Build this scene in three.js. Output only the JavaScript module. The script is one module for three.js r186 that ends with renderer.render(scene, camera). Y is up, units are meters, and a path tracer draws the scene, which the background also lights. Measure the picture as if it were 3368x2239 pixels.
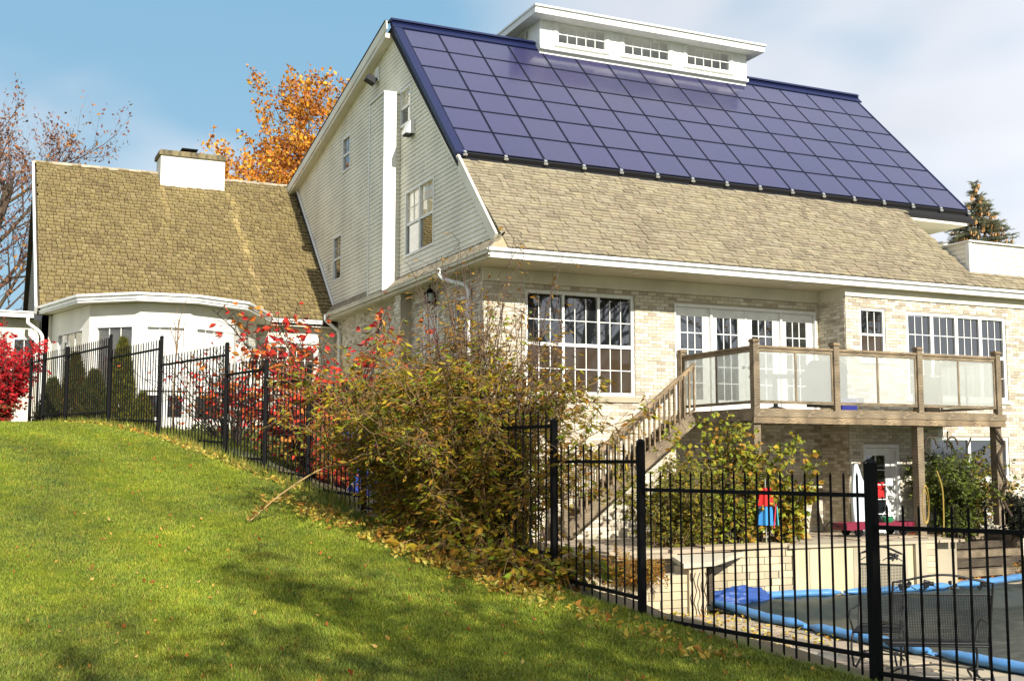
import * as THREE from 'three';
import { mergeGeometries } from 'three/addons/utils/BufferGeometryUtils.js';
import { ImprovedNoise } from 'three/addons/math/ImprovedNoise.js';

// ---------------------------------------------------------------- camera, sky, sun, exposure
const scene = new THREE.Scene();
const camera = new THREE.PerspectiveCamera(32.2, 1024 / 680, 0.1, 900);
camera.position.set(-9.5, 1.75, 22);
camera.rotation.order = 'YXZ';
camera.rotation.set(THREE.MathUtils.degToRad(5.84), THREE.MathUtils.degToRad(-24.75), 0);
const renderer = new THREE.WebGLRenderer({ antialias: true });
renderer.setSize(1024, 680);
renderer.toneMapping = THREE.LinearToneMapping;
renderer.toneMappingExposure = 1.58;
renderer.shadowMap.enabled = true;

const noise = new ImprovedNoise();
const fbm = (x, y, z, n = 4) => { let a = 0, f = 1, w = .5; for (let i = 0; i < n; i++) { a += w * noise.noise(x * f, y * f, z * f); f *= 2.03; w *= .5; } return a; };
const clamp = (x, a = 0, b = 1) => Math.min(b, Math.max(a, x));
const sstep = (a, b, x) => { const t = clamp((x - a) / (b - a)); return t * t * (3 - 2 * t); };
const lerp = (a, b, t) => a + (b - a) * t;

{ // sky: thin sunlit cloud with a clear blue gap to the north
  const W = 1024, H = 512, d = new Float32Array(W * H * 4);
  for (let j = 0; j < H; j++) for (let i = 0; i < W; i++) {
    const th = (i + .5) / W * 2 * Math.PI - Math.PI, ph = ((j + .5) / H - .5) * Math.PI;
    const x = Math.cos(ph) * Math.cos(th), z = Math.cos(ph) * Math.sin(th), y = Math.sin(ph);
    const e = Math.max(0, y), t = Math.pow(1 - e, 3.2);
    let r = lerp(.125, .32, t), g = lerp(.275, .48, t), b = lerp(.43, .57, t);
    const k = 1 / (e + .22), n = fbm(x * k * .9 + 3.1, z * k * .9 + 7.7, 1.3, 5) + .35 * fbm(x * k * 3.1, z * k * 2.2, 5.1, 4);
    const gap = sstep(.45, 1.0, (-.12 * x + .22 * y - .97 * z)), cover = lerp(.66, .17, gap) + .10 * t + .30 * sstep(.10, .6, x) * gap;
    const c = sstep(.30 - cover, .78 - cover, n + .12) * .92;
    const br = .80 + .22 * fbm(x * k * 2 + 9, z * k * 2, 2.2, 4);
    r = lerp(r, .70 * br, c); g = lerp(g, .715 * br, c); b = lerp(b, .77 * br, c);
    if (y < 0) { const q = sstep(0, -.08, y); r = lerp(r, .16, q); g = lerp(g, .17, q); b = lerp(b, .13, q); }
    const o = (j * W + i) * 4; d[o] = r; d[o + 1] = g; d[o + 2] = b; d[o + 3] = 1;
  }
  const t = new THREE.DataTexture(d, W, H, THREE.RGBAFormat, THREE.FloatType);
  t.mapping = THREE.EquirectangularReflectionMapping; t.magFilter = t.minFilter = THREE.LinearFilter; t.needsUpdate = true;
  scene.background = t; scene.environment = t;
}
const sun = new THREE.DirectionalLight(new THREE.Color(1, .955, .85), 4.8);
sun.position.set(.007 * 60, .617 * 60, 60); sun.target.position.set(0, 2, 0);
sun.castShadow = true; sun.shadow.mapSize.set(4096, 4096);
Object.assign(sun.shadow.camera, { left: -45, right: 45, top: 45, bottom: -45, near: 1, far: 180 });
scene.add(sun, sun.target);

// ---------------------------------------------------------------- helpers
let seed = 12345;
const rnd = () => { seed |= 0; seed = seed + 0x6D2B79F5 | 0; let t = Math.imul(seed ^ seed >>> 15, 1 | seed); t = t + Math.imul(t ^ t >>> 7, 61 | t) ^ t; return ((t ^ t >>> 14) >>> 0) / 4294967296; };
const rr = (a, b) => a + (b - a) * rnd();
const gauss = () => (rnd() + rnd() + rnd() - 1.5) / 1.5;
const pick = a => a[Math.floor(rnd() * a.length)];
const V = (x, y, z) => new THREE.Vector3(x, y, z);
const rgb = (r, g, b) => new THREE.Color().setRGB(r, g, b);
const taken = {};
const numbered = n => { const k = taken[n] = (taken[n] ?? -1) + 1; return k ? n + '_' + String(k).padStart(3, '0') : n; };
function tag(o, label, category, group, kind) {
  if (label) o.userData.label = label; if (category) o.userData.category = category;
  if (group) o.userData.group = group; if (kind) o.userData.kind = kind; return o;
}
function thing(name, label, category, pos = [0, 0, 0], turn = 0, group) {
  const o = new THREE.Group(); o.name = numbered(name); o.position.set(...pos); o.rotation.y = turn; scene.add(o);
  return tag(o, label, category, group);
}
function sub(parent, name, pos = [0, 0, 0], turn = 0) { const o = new THREE.Group(); o.name = name; o.position.set(...pos); o.rotation.y = turn; parent.add(o); return o; }
function part(parent, name, geo, mat, kind) {
  const m = new THREE.Mesh(geo, mat); m.name = name; m.castShadow = m.receiveShadow = true; if (kind) m.userData.kind = kind; parent.add(m); return m;
}
function solo(name, geo, mat, label, category, pos = [0, 0, 0], group) { const m = part(scene, numbered(name), geo, mat); m.position.set(...pos); return tag(m, label, category, group); }

// Acc: collects boxes, tubes and facets into one geometry (uv in metres, optional vertex colours)
class Acc {
  constructor() { this.p = []; this.n = []; this.t = []; this.c = []; this.i = []; }
  quad(a, b, c, d, col, uw, vh) {
    const k = this.p.length / 3, e1 = b.clone().sub(a), e2 = d.clone().sub(a), nn = e1.clone().cross(e2).normalize();
    for (const q of [a, b, c, d]) { this.p.push(q.x, q.y, q.z); this.n.push(nn.x, nn.y, nn.z); if (col) this.c.push(col.r, col.g, col.b); }
    const u = uw ?? e1.length(), v = vh ?? e2.length(), ou = a.x + a.z, ov = a.y;
    this.t.push(ou, ov, ou + u, ov, ou + u, ov + v, ou, ov + v); this.i.push(k, k + 1, k + 2, k, k + 2, k + 3); return this;
  }
  tri(a, b, c, col) {
    const k = this.p.length / 3, nn = b.clone().sub(a).cross(c.clone().sub(a)).normalize();
    for (const q of [a, b, c]) { this.p.push(q.x, q.y, q.z); this.n.push(nn.x, nn.y, nn.z); this.t.push(q.x + q.z, q.y); if (col) this.c.push(col.r, col.g, col.b); }
    this.i.push(k, k + 1, k + 2); return this;
  }
  // eight corners: bottom a b c d (counterclockwise from above), top e f g h
  hexa(q, col, noBottom) {
    const [a, b, c, d, e, f, g, h] = q;
    this.quad(a, b, f, e, col).quad(b, c, g, f, col).quad(c, d, h, g, col).quad(d, a, e, h, col).quad(e, f, g, h, col);
    if (!noBottom) this.quad(d, c, b, a, col); return this;
  }
  box(x0, x1, y0, y1, z0, z1, col) {
    return this.hexa([V(x0, y0, z1), V(x1, y0, z1), V(x1, y0, z0), V(x0, y0, z0), V(x0, y1, z1), V(x1, y1, z1), V(x1, y1, z0), V(x0, y1, z0)], col);
  }
  // oriented box: centre o, half vectors u v n
  obox(o, u, v, n, col, noBottom) {
    const P = (a, b, c) => o.clone().addScaledVector(u, a).addScaledVector(v, b).addScaledVector(n, c);
    return this.hexa([P(-1, -1, -1), P(1, -1, -1), P(1, 1, -1), P(-1, 1, -1), P(-1, -1, 1), P(1, -1, 1), P(1, 1, 1), P(-1, 1, 1)], col, noBottom);
  }
  // square bar between two points
  bar(a, b, w, h, col, upv = V(0, 1, 0)) {
    const d = b.clone().sub(a), L = d.length(); d.normalize(); let s = d.clone().cross(upv); if (s.lengthSq() < 1e-6) s = d.clone().cross(V(1, 0, 0)); s.normalize();
    const u = s.clone().cross(d).normalize();
    return this.obox(a.clone().add(b).multiplyScalar(.5), d.clone().multiplyScalar(L / 2), s.clone().multiplyScalar(-w / 2), u.clone().multiplyScalar(h / 2), col);
  }
  tube(pts, rad, sides = 6, col, caps) {
    const base = this.p.length / 3, R = i => Array.isArray(rad) ? rad[i] : rad; let nrm = null, len = 0;
    for (let i = 0; i < pts.length; i++) {
      const d = pts[Math.min(i + 1, pts.length - 1)].clone().sub(pts[Math.max(i - 1, 0)]).normalize();
      if (!nrm) { nrm = Math.abs(d.y) < .9 ? V(0, 1, 0) : V(1, 0, 0); }
      nrm = nrm.clone().addScaledVector(d, -nrm.dot(d)); if (nrm.lengthSq() < 1e-8) nrm = V(d.y, d.z, d.x).cross(d); nrm.normalize();
      const b = d.clone().cross(nrm); if (i) len += pts[i].distanceTo(pts[i - 1]);
      for (let s = 0; s <= sides; s++) {
        const a = s / sides * Math.PI * 2, cx = Math.cos(a), sx = Math.sin(a), n = nrm.clone().multiplyScalar(cx).addScaledVector(b, sx), q = pts[i].clone().addScaledVector(n, R(i));
        this.p.push(q.x, q.y, q.z); this.n.push(n.x, n.y, n.z); this.t.push(s / sides * R(i) * 6.3, len); if (col) this.c.push(col.r, col.g, col.b);
      }
    }
    const w = sides + 1;
    for (let i = 0; i < pts.length - 1; i++) for (let s = 0; s < sides; s++) { const k = base + i * w + s; this.i.push(k, k + 1, k + w, k + 1, k + w + 1, k + w); }
    if (caps) for (const [i, f] of [[0, -1], [pts.length - 1, 1]]) {
      const k = this.p.length / 3, d = pts[Math.min(i + 1, pts.length - 1)].clone().sub(pts[Math.max(i - 1, 0)]).normalize().multiplyScalar(f);
      this.p.push(pts[i].x, pts[i].y, pts[i].z); this.n.push(d.x, d.y, d.z); this.t.push(0, 0); if (col) this.c.push(col.r, col.g, col.b);
      for (let s = 0; s <= sides; s++) { const q = (base + i * w + s) * 3; this.p.push(this.p[q], this.p[q + 1], this.p[q + 2]); this.n.push(d.x, d.y, d.z); this.t.push(0, 0); if (col) this.c.push(col.r, col.g, col.b); }
      for (let s = 0; s < sides; s++) this.i.push(k, f > 0 ? k + 1 + s : k + 2 + s, f > 0 ? k + 2 + s : k + 1 + s);
    }
    return this;
  }
  geo() {
    const g = new THREE.BufferGeometry();
    g.setAttribute('position', new THREE.Float32BufferAttribute(this.p, 3)); g.setAttribute('normal', new THREE.Float32BufferAttribute(this.n, 3));
    g.setAttribute('uv', new THREE.Float32BufferAttribute(this.t, 2)); if (this.c.length) g.setAttribute('color', new THREE.Float32BufferAttribute(this.c, 3));
    g.setIndex(this.i); return g;
  }
}
const boxG = (...a) => new Acc().box(...a).geo();
// a convex or concave outline (list of [a,b]) pushed out along an axis, holes allowed: frame maps (a, b, t) to a point
function slabG(outline, holes, t0, t1, frame) {
  const sh = new THREE.Shape(outline.map(q => new THREE.Vector2(...q)));
  for (const [a0, a1, b0, b1] of holes) sh.holes.push(new THREE.Path([[a0, b0], [a0, b1], [a1, b1], [a1, b0]].map(q => new THREE.Vector2(...q))));
  const g = new THREE.ExtrudeGeometry(sh, { depth: t1 - t0, bevelEnabled: false }), p = g.attributes.position;
  for (let i = 0; i < p.count; i++) { const q = frame(p.getX(i), p.getY(i), p.getZ(i) + t0); p.setXYZ(i, q[0], q[1], q[2]); }
  g.computeVertexNormals(); return g;
}
// ---------------------------------------------------------------- textures and materials
function tex(size, f, repeat, srgb) {
  const d = new Uint8Array(size * size * 4);
  for (let j = 0; j < size; j++) for (let i = 0; i < size; i++) { const c = f(i / size, j / size), o = (j * size + i) * 4; d[o] = clamp(c[0]) * 255; d[o + 1] = clamp(c[1]) * 255; d[o + 2] = clamp(c[2]) * 255; d[o + 3] = 255; }
  const t = new THREE.DataTexture(d, size, size); t.wrapS = t.wrapT = THREE.RepeatWrapping; t.magFilter = THREE.LinearFilter; t.minFilter = THREE.LinearMipmapLinearFilter; t.generateMipmaps = true;
  if (srgb) t.colorSpace = THREE.SRGBColorSpace; t.repeat.set(repeat, repeat); t.needsUpdate = true; return t;
}
// tileable noise
const tn = (u, v, f, s, n = 4) => { let a = 0, w = .5, k = f; for (let i = 0; i < n; i++) { const U = u * k, W = v * k; const m = (x, y) => noise.noise(x + s, y + s * 1.7, s);
  const a1 = m(U, W), a2 = m(U - k, W), a3 = m(U, W - k), a4 = m(U - k, W - k); a += w * lerp(lerp(a1, a2, u), lerp(a3, a4, u), v); k *= 2; w *= .5; } return a; };
const grain = tex(256, (u, v) => { const c = .955 + .13 * tn(u, v, 8, 3.1, 5); return [c, c, c]; }, .9, true);
const blotch = tex(256, (u, v) => { const c = .94 + .20 * tn(u, v, 3, 9.1, 6); return [c, c * .99, c * .97]; }, .35, true);
const rough = tex(256, (u, v) => { const c = .5 + .7 * tn(u, v, 16, 5.3, 5); return [c, c, c]; }, 1.3);
const woodT = tex(256, (u, v) => { const w = tn(u * 1, v, 4, 2.2, 3) * .35, c = .74 + .26 * Math.sin((v * 26 + w * 14) * 2 * Math.PI) * .35 + .45 * tn(u, v, 4, 7.7, 5) + (tn(u, v, 2, 4.4, 2) > .22 ? .12 : 0); return [c, c * .97, c * .93]; }, .8, true);
const cellT = tex(128, (u, v) => { const l = (v * 16 % 1) < .16 ? .74 : 1, m = (u * 4 % 1) < .03 ? .85 : 1, c = l * m * (.95 + .1 * tn(u, v, 4, 1.1, 4)); return [c, c, c]; }, 1.02, true);
const barkT = tex(256, (u, v) => { const c = .72 + .6 * tn(u, v * .25, 8, 6.6, 5) + .25 * tn(u, v, 32, 3.6, 2); return [c, c * .96, c * .9]; }, 1.2, true);
const M = (c, o = {}) => { const { phys, ...r } = o; return new (phys ? THREE.MeshPhysicalMaterial : THREE.MeshStandardMaterial)({ color: rgb(...c), roughness: .75, side: THREE.DoubleSide, ...r }); };
const mat = {
  white: M([.84, .84, .81], { roughness: .45, map: grain }),
  whiteWall: M([.86, .85, .81], { roughness: .6, map: blotch }),
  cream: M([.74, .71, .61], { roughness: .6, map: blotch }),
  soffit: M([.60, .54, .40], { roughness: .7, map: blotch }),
  mortar: M([.47, .42, .33], { roughness: .95, map: blotch, bumpMap: rough, bumpScale: .004 }),
  navy: M([.008, .014, .066], { roughness: .5, metalness: .2 }),
  black: M([.003, .003, .0035], { roughness: .75, phys: 1, specularIntensity: .35 }),
  dark: M([.02, .02, .022], { roughness: .8 }),
  pitch: M([.010, .010, .012], { roughness: 1 }),
  deckWood: M([.36, .295, .205], { roughness: .85, map: woodT, bumpMap: woodT, bumpScale: .003 }),
  deckWood2: M([.44, .34, .22], { roughness: .85, map: woodT, bumpMap: woodT, bumpScale: .003 }),
  timber: M([.13, .105, .075], { roughness: .9, map: woodT }),
  concrete: M([.44, .39, .29], { roughness: .9, map: blotch, bumpMap: rough, bumpScale: .004 }),
  render: M([.56, .49, .33], { roughness: .9, map: blotch }),
  bark: M([.105, .08, .06], { roughness: .95, map: barkT, bumpMap: barkT, bumpScale: .01 }),
  barkPale: M([.17, .135, .10], { roughness: .95, map: barkT }),
  twig: M([.10, .06, .045], { roughness: .9 }),
  twigTan: M([.20, .125, .058], { roughness: .9 }),
  iron: M([.015, .016, .017], { roughness: .5, metalness: .3 }),
  metal: M([.55, .56, .56], { roughness: .35, metalness: .7 }),
  pane: M([.012, .015, .016], { roughness: .02, phys: 1, ior: 2.33, clearcoat: 1, clearcoatRoughness: .01 }),
  paneWarm: M([.05, .034, .02], { roughness: .05, phys: 1, ior: 1.75 }),
  clear: M([1, 1, 1], { roughness: .02, phys: 1, transmission: 1, thickness: 0, ior: 1.5 }),
  frosted: M([.93, .95, .93], { roughness: .55, phys: 1, transmission: .88, thickness: 0, ior: 1.45 }),
  blind: M([.62, .60, .54], { roughness: .8 }),
  blindWhite: M([.85, .85, .83], { roughness: .8 }),
  curtain: M([.72, .63, .44], { roughness: .9 }),
  vcol: M([1, 1, 1], { roughness: .92, vertexColors: true, bumpMap: rough, bumpScale: .003 }),
  vcolMap: M([1, 1, 1], { roughness: .92, vertexColors: true, map: grain, bumpMap: rough, bumpScale: .004 }),
};
const leafMat = (r = .8) => M([1, 1, 1], { roughness: r, phys: 1, transmission: .28, thickness: 0, ior: 1.3 });
// ---------------------------------------------------------------- the ground
const fenceX = z => -3.47 + .235 * (z - 15.2);
const hKeys = [[60, -.9], [40, -.55], [26, -.15], [19, -.05], [15.2, .155], [11.6, .58], [6.7, 1.34], [4.1, 1.78], [1.75, 2.12], [-.6, 2.36], [-2.9, 2.42], [-6, 2.40], [-20, 2.4], [-60, 2.5]];
function lawnY(z) { for (let i = 0; i < hKeys.length - 1; i++) { const [a, ya] = hKeys[i], [b, yb] = hKeys[i + 1]; if (z >= b) { const t = clamp((z - a) / (b - a)); 
  const m0 = i ? (yb - hKeys[i - 1][1]) / (b - hKeys[i - 1][0]) : (yb - ya) / (b - a), m1 = i < hKeys.length - 2 ? (hKeys[i + 2][1] - ya) / (hKeys[i + 2][0] - a) : (yb - ya) / (b - a), D = b - a;
  return (2 * t ** 3 - 3 * t * t + 1) * ya + (t ** 3 - 2 * t * t + t) * D * m0 + (-2 * t ** 3 + 3 * t * t) * yb + (t ** 3 - t * t) * D * m1; } } return 2.6; }
function lowY(x, z) { const a = lerp(2.5, .35, sstep(-8, 1.5, z)), b = lerp(a, -1.3, sstep(1.8, 4.2, z)); return lerp(b, -1.3, sstep(-.35, .5, x) * sstep(-7, -2, z)); }
function groundY(x, z) {
  const d = x - fenceX(z), w = 1.5 + 4 * sstep(11, 6, z), s = sstep(.3, .3 + w, d);
  return lerp(lawnY(z), lowY(x, z), s) + .03 * fbm(x * .35, z * .35, 4.2, 3);
}
const isLawn = (x, z) => x < fenceX(z) - .08 + .22 * fbm(x * 1.3, z * 1.3, 8, 3);
{
  const axis = (a, b, lo, hi, st) => { const r = []; for (let x = a; x < lo; x += Math.max(st, (lo - x) * .25)) r.push(x); for (let x = lo; x < hi; x += st) r.push(x); let x = hi, k = st; while (x < b) { r.push(x); x += k; k *= 1.35; } r.push(b); return r; };
  const xs = axis(-400, 400, -26, 16, .22), zs = axis(-400, 400, -14, 26, .22), pos = [], uv = [], col = [], idx = [];
  for (const z of zs) for (const x of xs) {
    const y = groundY(x, z); pos.push(x, y, z); uv.push(x, z);
    const n = fbm(x * .8, z * .8, 1.5, 4), m = fbm(x * .22, z * .22, 6.5, 3), lawn = x < fenceX(z) || z < -20 || x > 16 || z > 27;
    const c = lawn ? [.105 + .05 * n + .02 * m, .155 + .05 * n, .016] : (z < 4.5 ? [.10 + .05 * n, .115 + .06 * n, .03] : [.15 + .05 * n, .115 + .04 * n, .06]);
    col.push(...c.map(q => Math.max(.01, q)));
  }
  for (let j = 0; j < zs.length - 1; j++) for (let i = 0; i < xs.length - 1; i++) { const k = j * xs.length + i, w = xs.length; idx.push(k, k + w, k + 1, k + 1, k + w, k + w + 1); }
  const g = new THREE.BufferGeometry(); g.setAttribute('position', new THREE.Float32BufferAttribute(pos, 3)); g.setAttribute('uv', new THREE.Float32BufferAttribute(uv, 2)); g.setAttribute('color', new THREE.Float32BufferAttribute(col, 3)); g.setIndex(idx); g.computeVertexNormals();
  tag(part(scene, 'ground', g, M([1, 1, 1], { vertexColors: true, roughness: 1, map: grain, bumpMap: rough, bumpScale: .02 })), 'green lawn and garden soil sloping down to the pool', null, null, 'structure');
}
// ---------------------------------------------------------------- brick laying
const brickTones = [[.65, .585, .46], [.70, .64, .51], [.58, .51, .39], [.73, .68, .57], [.50, .435, .335], [.67, .61, .48], [.41, .35, .27], [.71, .655, .54]].map(c => rgb(...c));
const brickMats = brickTones.map(c => new THREE.MeshStandardMaterial({ color: c, roughness: .92, map: grain, bumpMap: rough, bumpScale: .004 }));
const brickBox = boxG(-.5, .5, -.5, .5, -.5, .5);
// one wall: a runs along the wall, b up; frame(a, b, t) gives the point, t outward
function brickWall(parent, a0, a1, b0, b1, holes, place, single, skip) {
  const H = .0755, L = .212, J = .011, rest = new Acc(), frame = (a, b, t) => { const q = place(a, b, t); return V(...q); }, list = [];
  for (let r = 0, b = b0; b < b1 - .02; r++, b += H) {
    const top = Math.min(b + H - J, b1), mid = (b + top) / 2; let spans = [[a0, a1]];
    for (const [h0, h1, v0, v1] of holes) if (top > v0 + .01 && b < v1 - .01) spans = spans.flatMap(([s, e]) => h1 <= s || h0 >= e ? [[s, e]] : [[s, h0], [h1, e]].filter(q => q[1] - q[0] > .02));
    for (const [s, e] of spans) for (let k = Math.floor((s - a0) / L) - 1; ; k++) {
      const p0 = Math.max(s, a0 + k * L + (r % 2) * L / 2), p1 = Math.min(e, a0 + (k + 1) * L + (r % 2) * L / 2 - J);
      if (p0 > e) break; if (p1 - p0 < .03) continue; list.push([p0, p1, b, top]);
    }
  }
  let n = 0;
  for (const [p0, p1, b, top] of list) {
    const v = noise.noise(p0 * .9, b * 1.4, 3.3), ti = clamp(Math.floor((rnd() * .8 + .1 + v * .35) * 8), 0, 7), out = rr(.006, .013), c = brickTones[ti];
    if (skip && skip(p0, b)) continue;
    if (single && n < 300 && single(p0, b)) {
      n++; const m = part(parent, 'brick', brickBox, brickMats[ti]), q = place((p0 + p1) / 2, (b + top) / 2, out - .03);
      m.position.set(...q); m.scale.set(p1 - p0, top - b, .06); if (Math.abs(place(1, 0, 0)[0] - place(0, 0, 0)[0]) < .5) m.rotation.y = -Math.PI / 2;
    } else {
      const k = rr(.93, 1.07), cc = rgb(c.r * k, c.g * k, c.b * k);
      rest.hexa([frame(p0, b, out), frame(p1, b, out), frame(p1, b, -.01), frame(p0, b, -.01), frame(p0, top, out), frame(p1, top, out), frame(p1, top, -.01), frame(p0, top, -.01)], cc, false);
    }
  }
  part(parent, 'brickwork', rest.geo(), mat.vcolMap, 'stuff');
}
// ---------------------------------------------------------------- windows
const unitBox = boxG(-.5, .5, -.5, .5, -.5, .5);
function bars(list) { const a = new Acc(); for (const b of list) a.box(...b); return a.geo(); }
// local frame: x to the right along the wall, y up, z outward; cells: [x0, x1, y0, y1, columns, rows, material]
function makeWindow(parent, name, pos, turn, w, h, cells, o = {}) {
  const g = sub(parent, name, pos, turn), f = o.frame ?? .07, d = o.depth ?? .1, fr = [[0, f, 0, h, -d, 0], [w - f, w, 0, h, -d, 0], [f, w - f, h - f, h, -d, 0], [f, w - f, 0, f, -d, 0]];
  for (const b of o.extra ?? []) fr.push(b);
  part(g, 'frame', bars(fr), o.mat ?? mat.white);
  if (o.sill) part(g, 'sill', boxG(-.06, w + .06, -.07, -.002, -d, .07), o.mat ?? mat.white);
  const gr = [], zf = -(o.inset ?? .045);
  for (const [x0, x1, y0, y1, nc, nr, pm, bw = .018] of cells) {
    const cw = (x1 - x0) / nc, ch = (y1 - y0) / nr;
    for (let i = 1; i < nc; i++) gr.push([x0 + i * cw - bw / 2, x0 + i * cw + bw / 2, y0, y1, zf - .012, zf + .010]);
    for (let j = 1; j < nr; j++) gr.push([x0, x1, y0 + j * ch - bw / 2, y0 + j * ch + bw / 2, zf - .012, zf + .012]);
    for (let i = 0; i < nc; i++) for (let j = 0; j < nr; j++) {
      const m = part(g, 'pane', unitBox, pm); m.scale.set(cw - .004, ch - .004, .006); m.position.set(x0 + (i + .5) * cw, y0 + (j + .5) * ch, zf - .006);
      m.rotation.set(gauss() * .006, gauss() * .008, 0);
    }
  }
  if (gr.length) part(g, 'muntins', bars(gr), o.mat ?? mat.white);
  return g;
}
// ---------------------------------------------------------------- shingles on a slope: from eave point up along the slope
const shingleBox = boxG(-.5, .5, -.5, .5, -.5, .5);
function shingles(parent, name, x0, x1, eave, ridge, o) {
  const up = ridge.clone().sub(eave), S = up.length(); up.normalize(); const n = V(1, 0, 0).cross(up).multiplyScalar(-1).normalize(); if (n.y < 0) n.negate();
  const rest = new Acc(), rows = Math.round(S / o.exp), e = S / rows; let count = 0;
  const mats = o.tones.map(c => new THREE.MeshStandardMaterial({ color: rgb(...c), roughness: .95, map: o.map ?? grain, bumpMap: rough, bumpScale: .004 }));
  for (let r = 0; r < rows; r++) {
    let x = x0 - rr(0, o.w[0]); 
    while (x < x1 - .02) {
      const w = rr(...o.w), a = Math.max(x, x0), b = Math.min(x + w - o.gap, x1); x += w; if (b - a < .03) continue;
      const s0 = r * e + gauss() * o.jit, lift = o.th * rr(.75, 1.3) + (rnd() < (o.raise ?? 0) ? .02 : 0), len = e * 1.25, mid = (a + b) / 2;
      if (o.cut && !o.cut(mid, s0 + e / 2)) continue;
      const c0 = eave.clone().addScaledVector(up, s0 + len / 2).addScaledVector(n, lift * .5 + .004); c0.x = mid;
      const tilt = -lift * .75 / len, v = up.clone().addScaledVector(n, tilt).normalize(), nn = n.clone().addScaledVector(up, -tilt).normalize();
      const q = clamp(Math.floor((rnd() * .9 + .05 + .45 * noise.noise(mid * .7, s0 * .9, o.s)) * o.tones.length), 0, o.tones.length - 1);
      if (o.single && count < 300 && o.single(mid, s0)) {
        count++; const m = part(parent, name, shingleBox, mats[q]); m.matrixAutoUpdate = true;
        m.position.copy(c0); m.quaternion.setFromRotationMatrix(new THREE.Matrix4().makeBasis(V(1, 0, 0), v, V(1, 0, 0).cross(v).normalize())); m.scale.set(b - a, len, lift * .8);
      } else {
        const t = o.tones[q], k = rr(.9, 1.1), st = o.stain ? o.stain(mid, s0) : 1;
        rest.obox(c0, V((b - a) / 2, 0, 0), v.clone().multiplyScalar(len / 2), nn.clone().multiplyScalar(lift * .4), rgb(t[0] * k * st, t[1] * k * st, t[2] * k * st), true);
      }
    }
  }
  part(parent, name + '_field', rest.geo(), mat.vcolMap, 'stuff');
}
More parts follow.
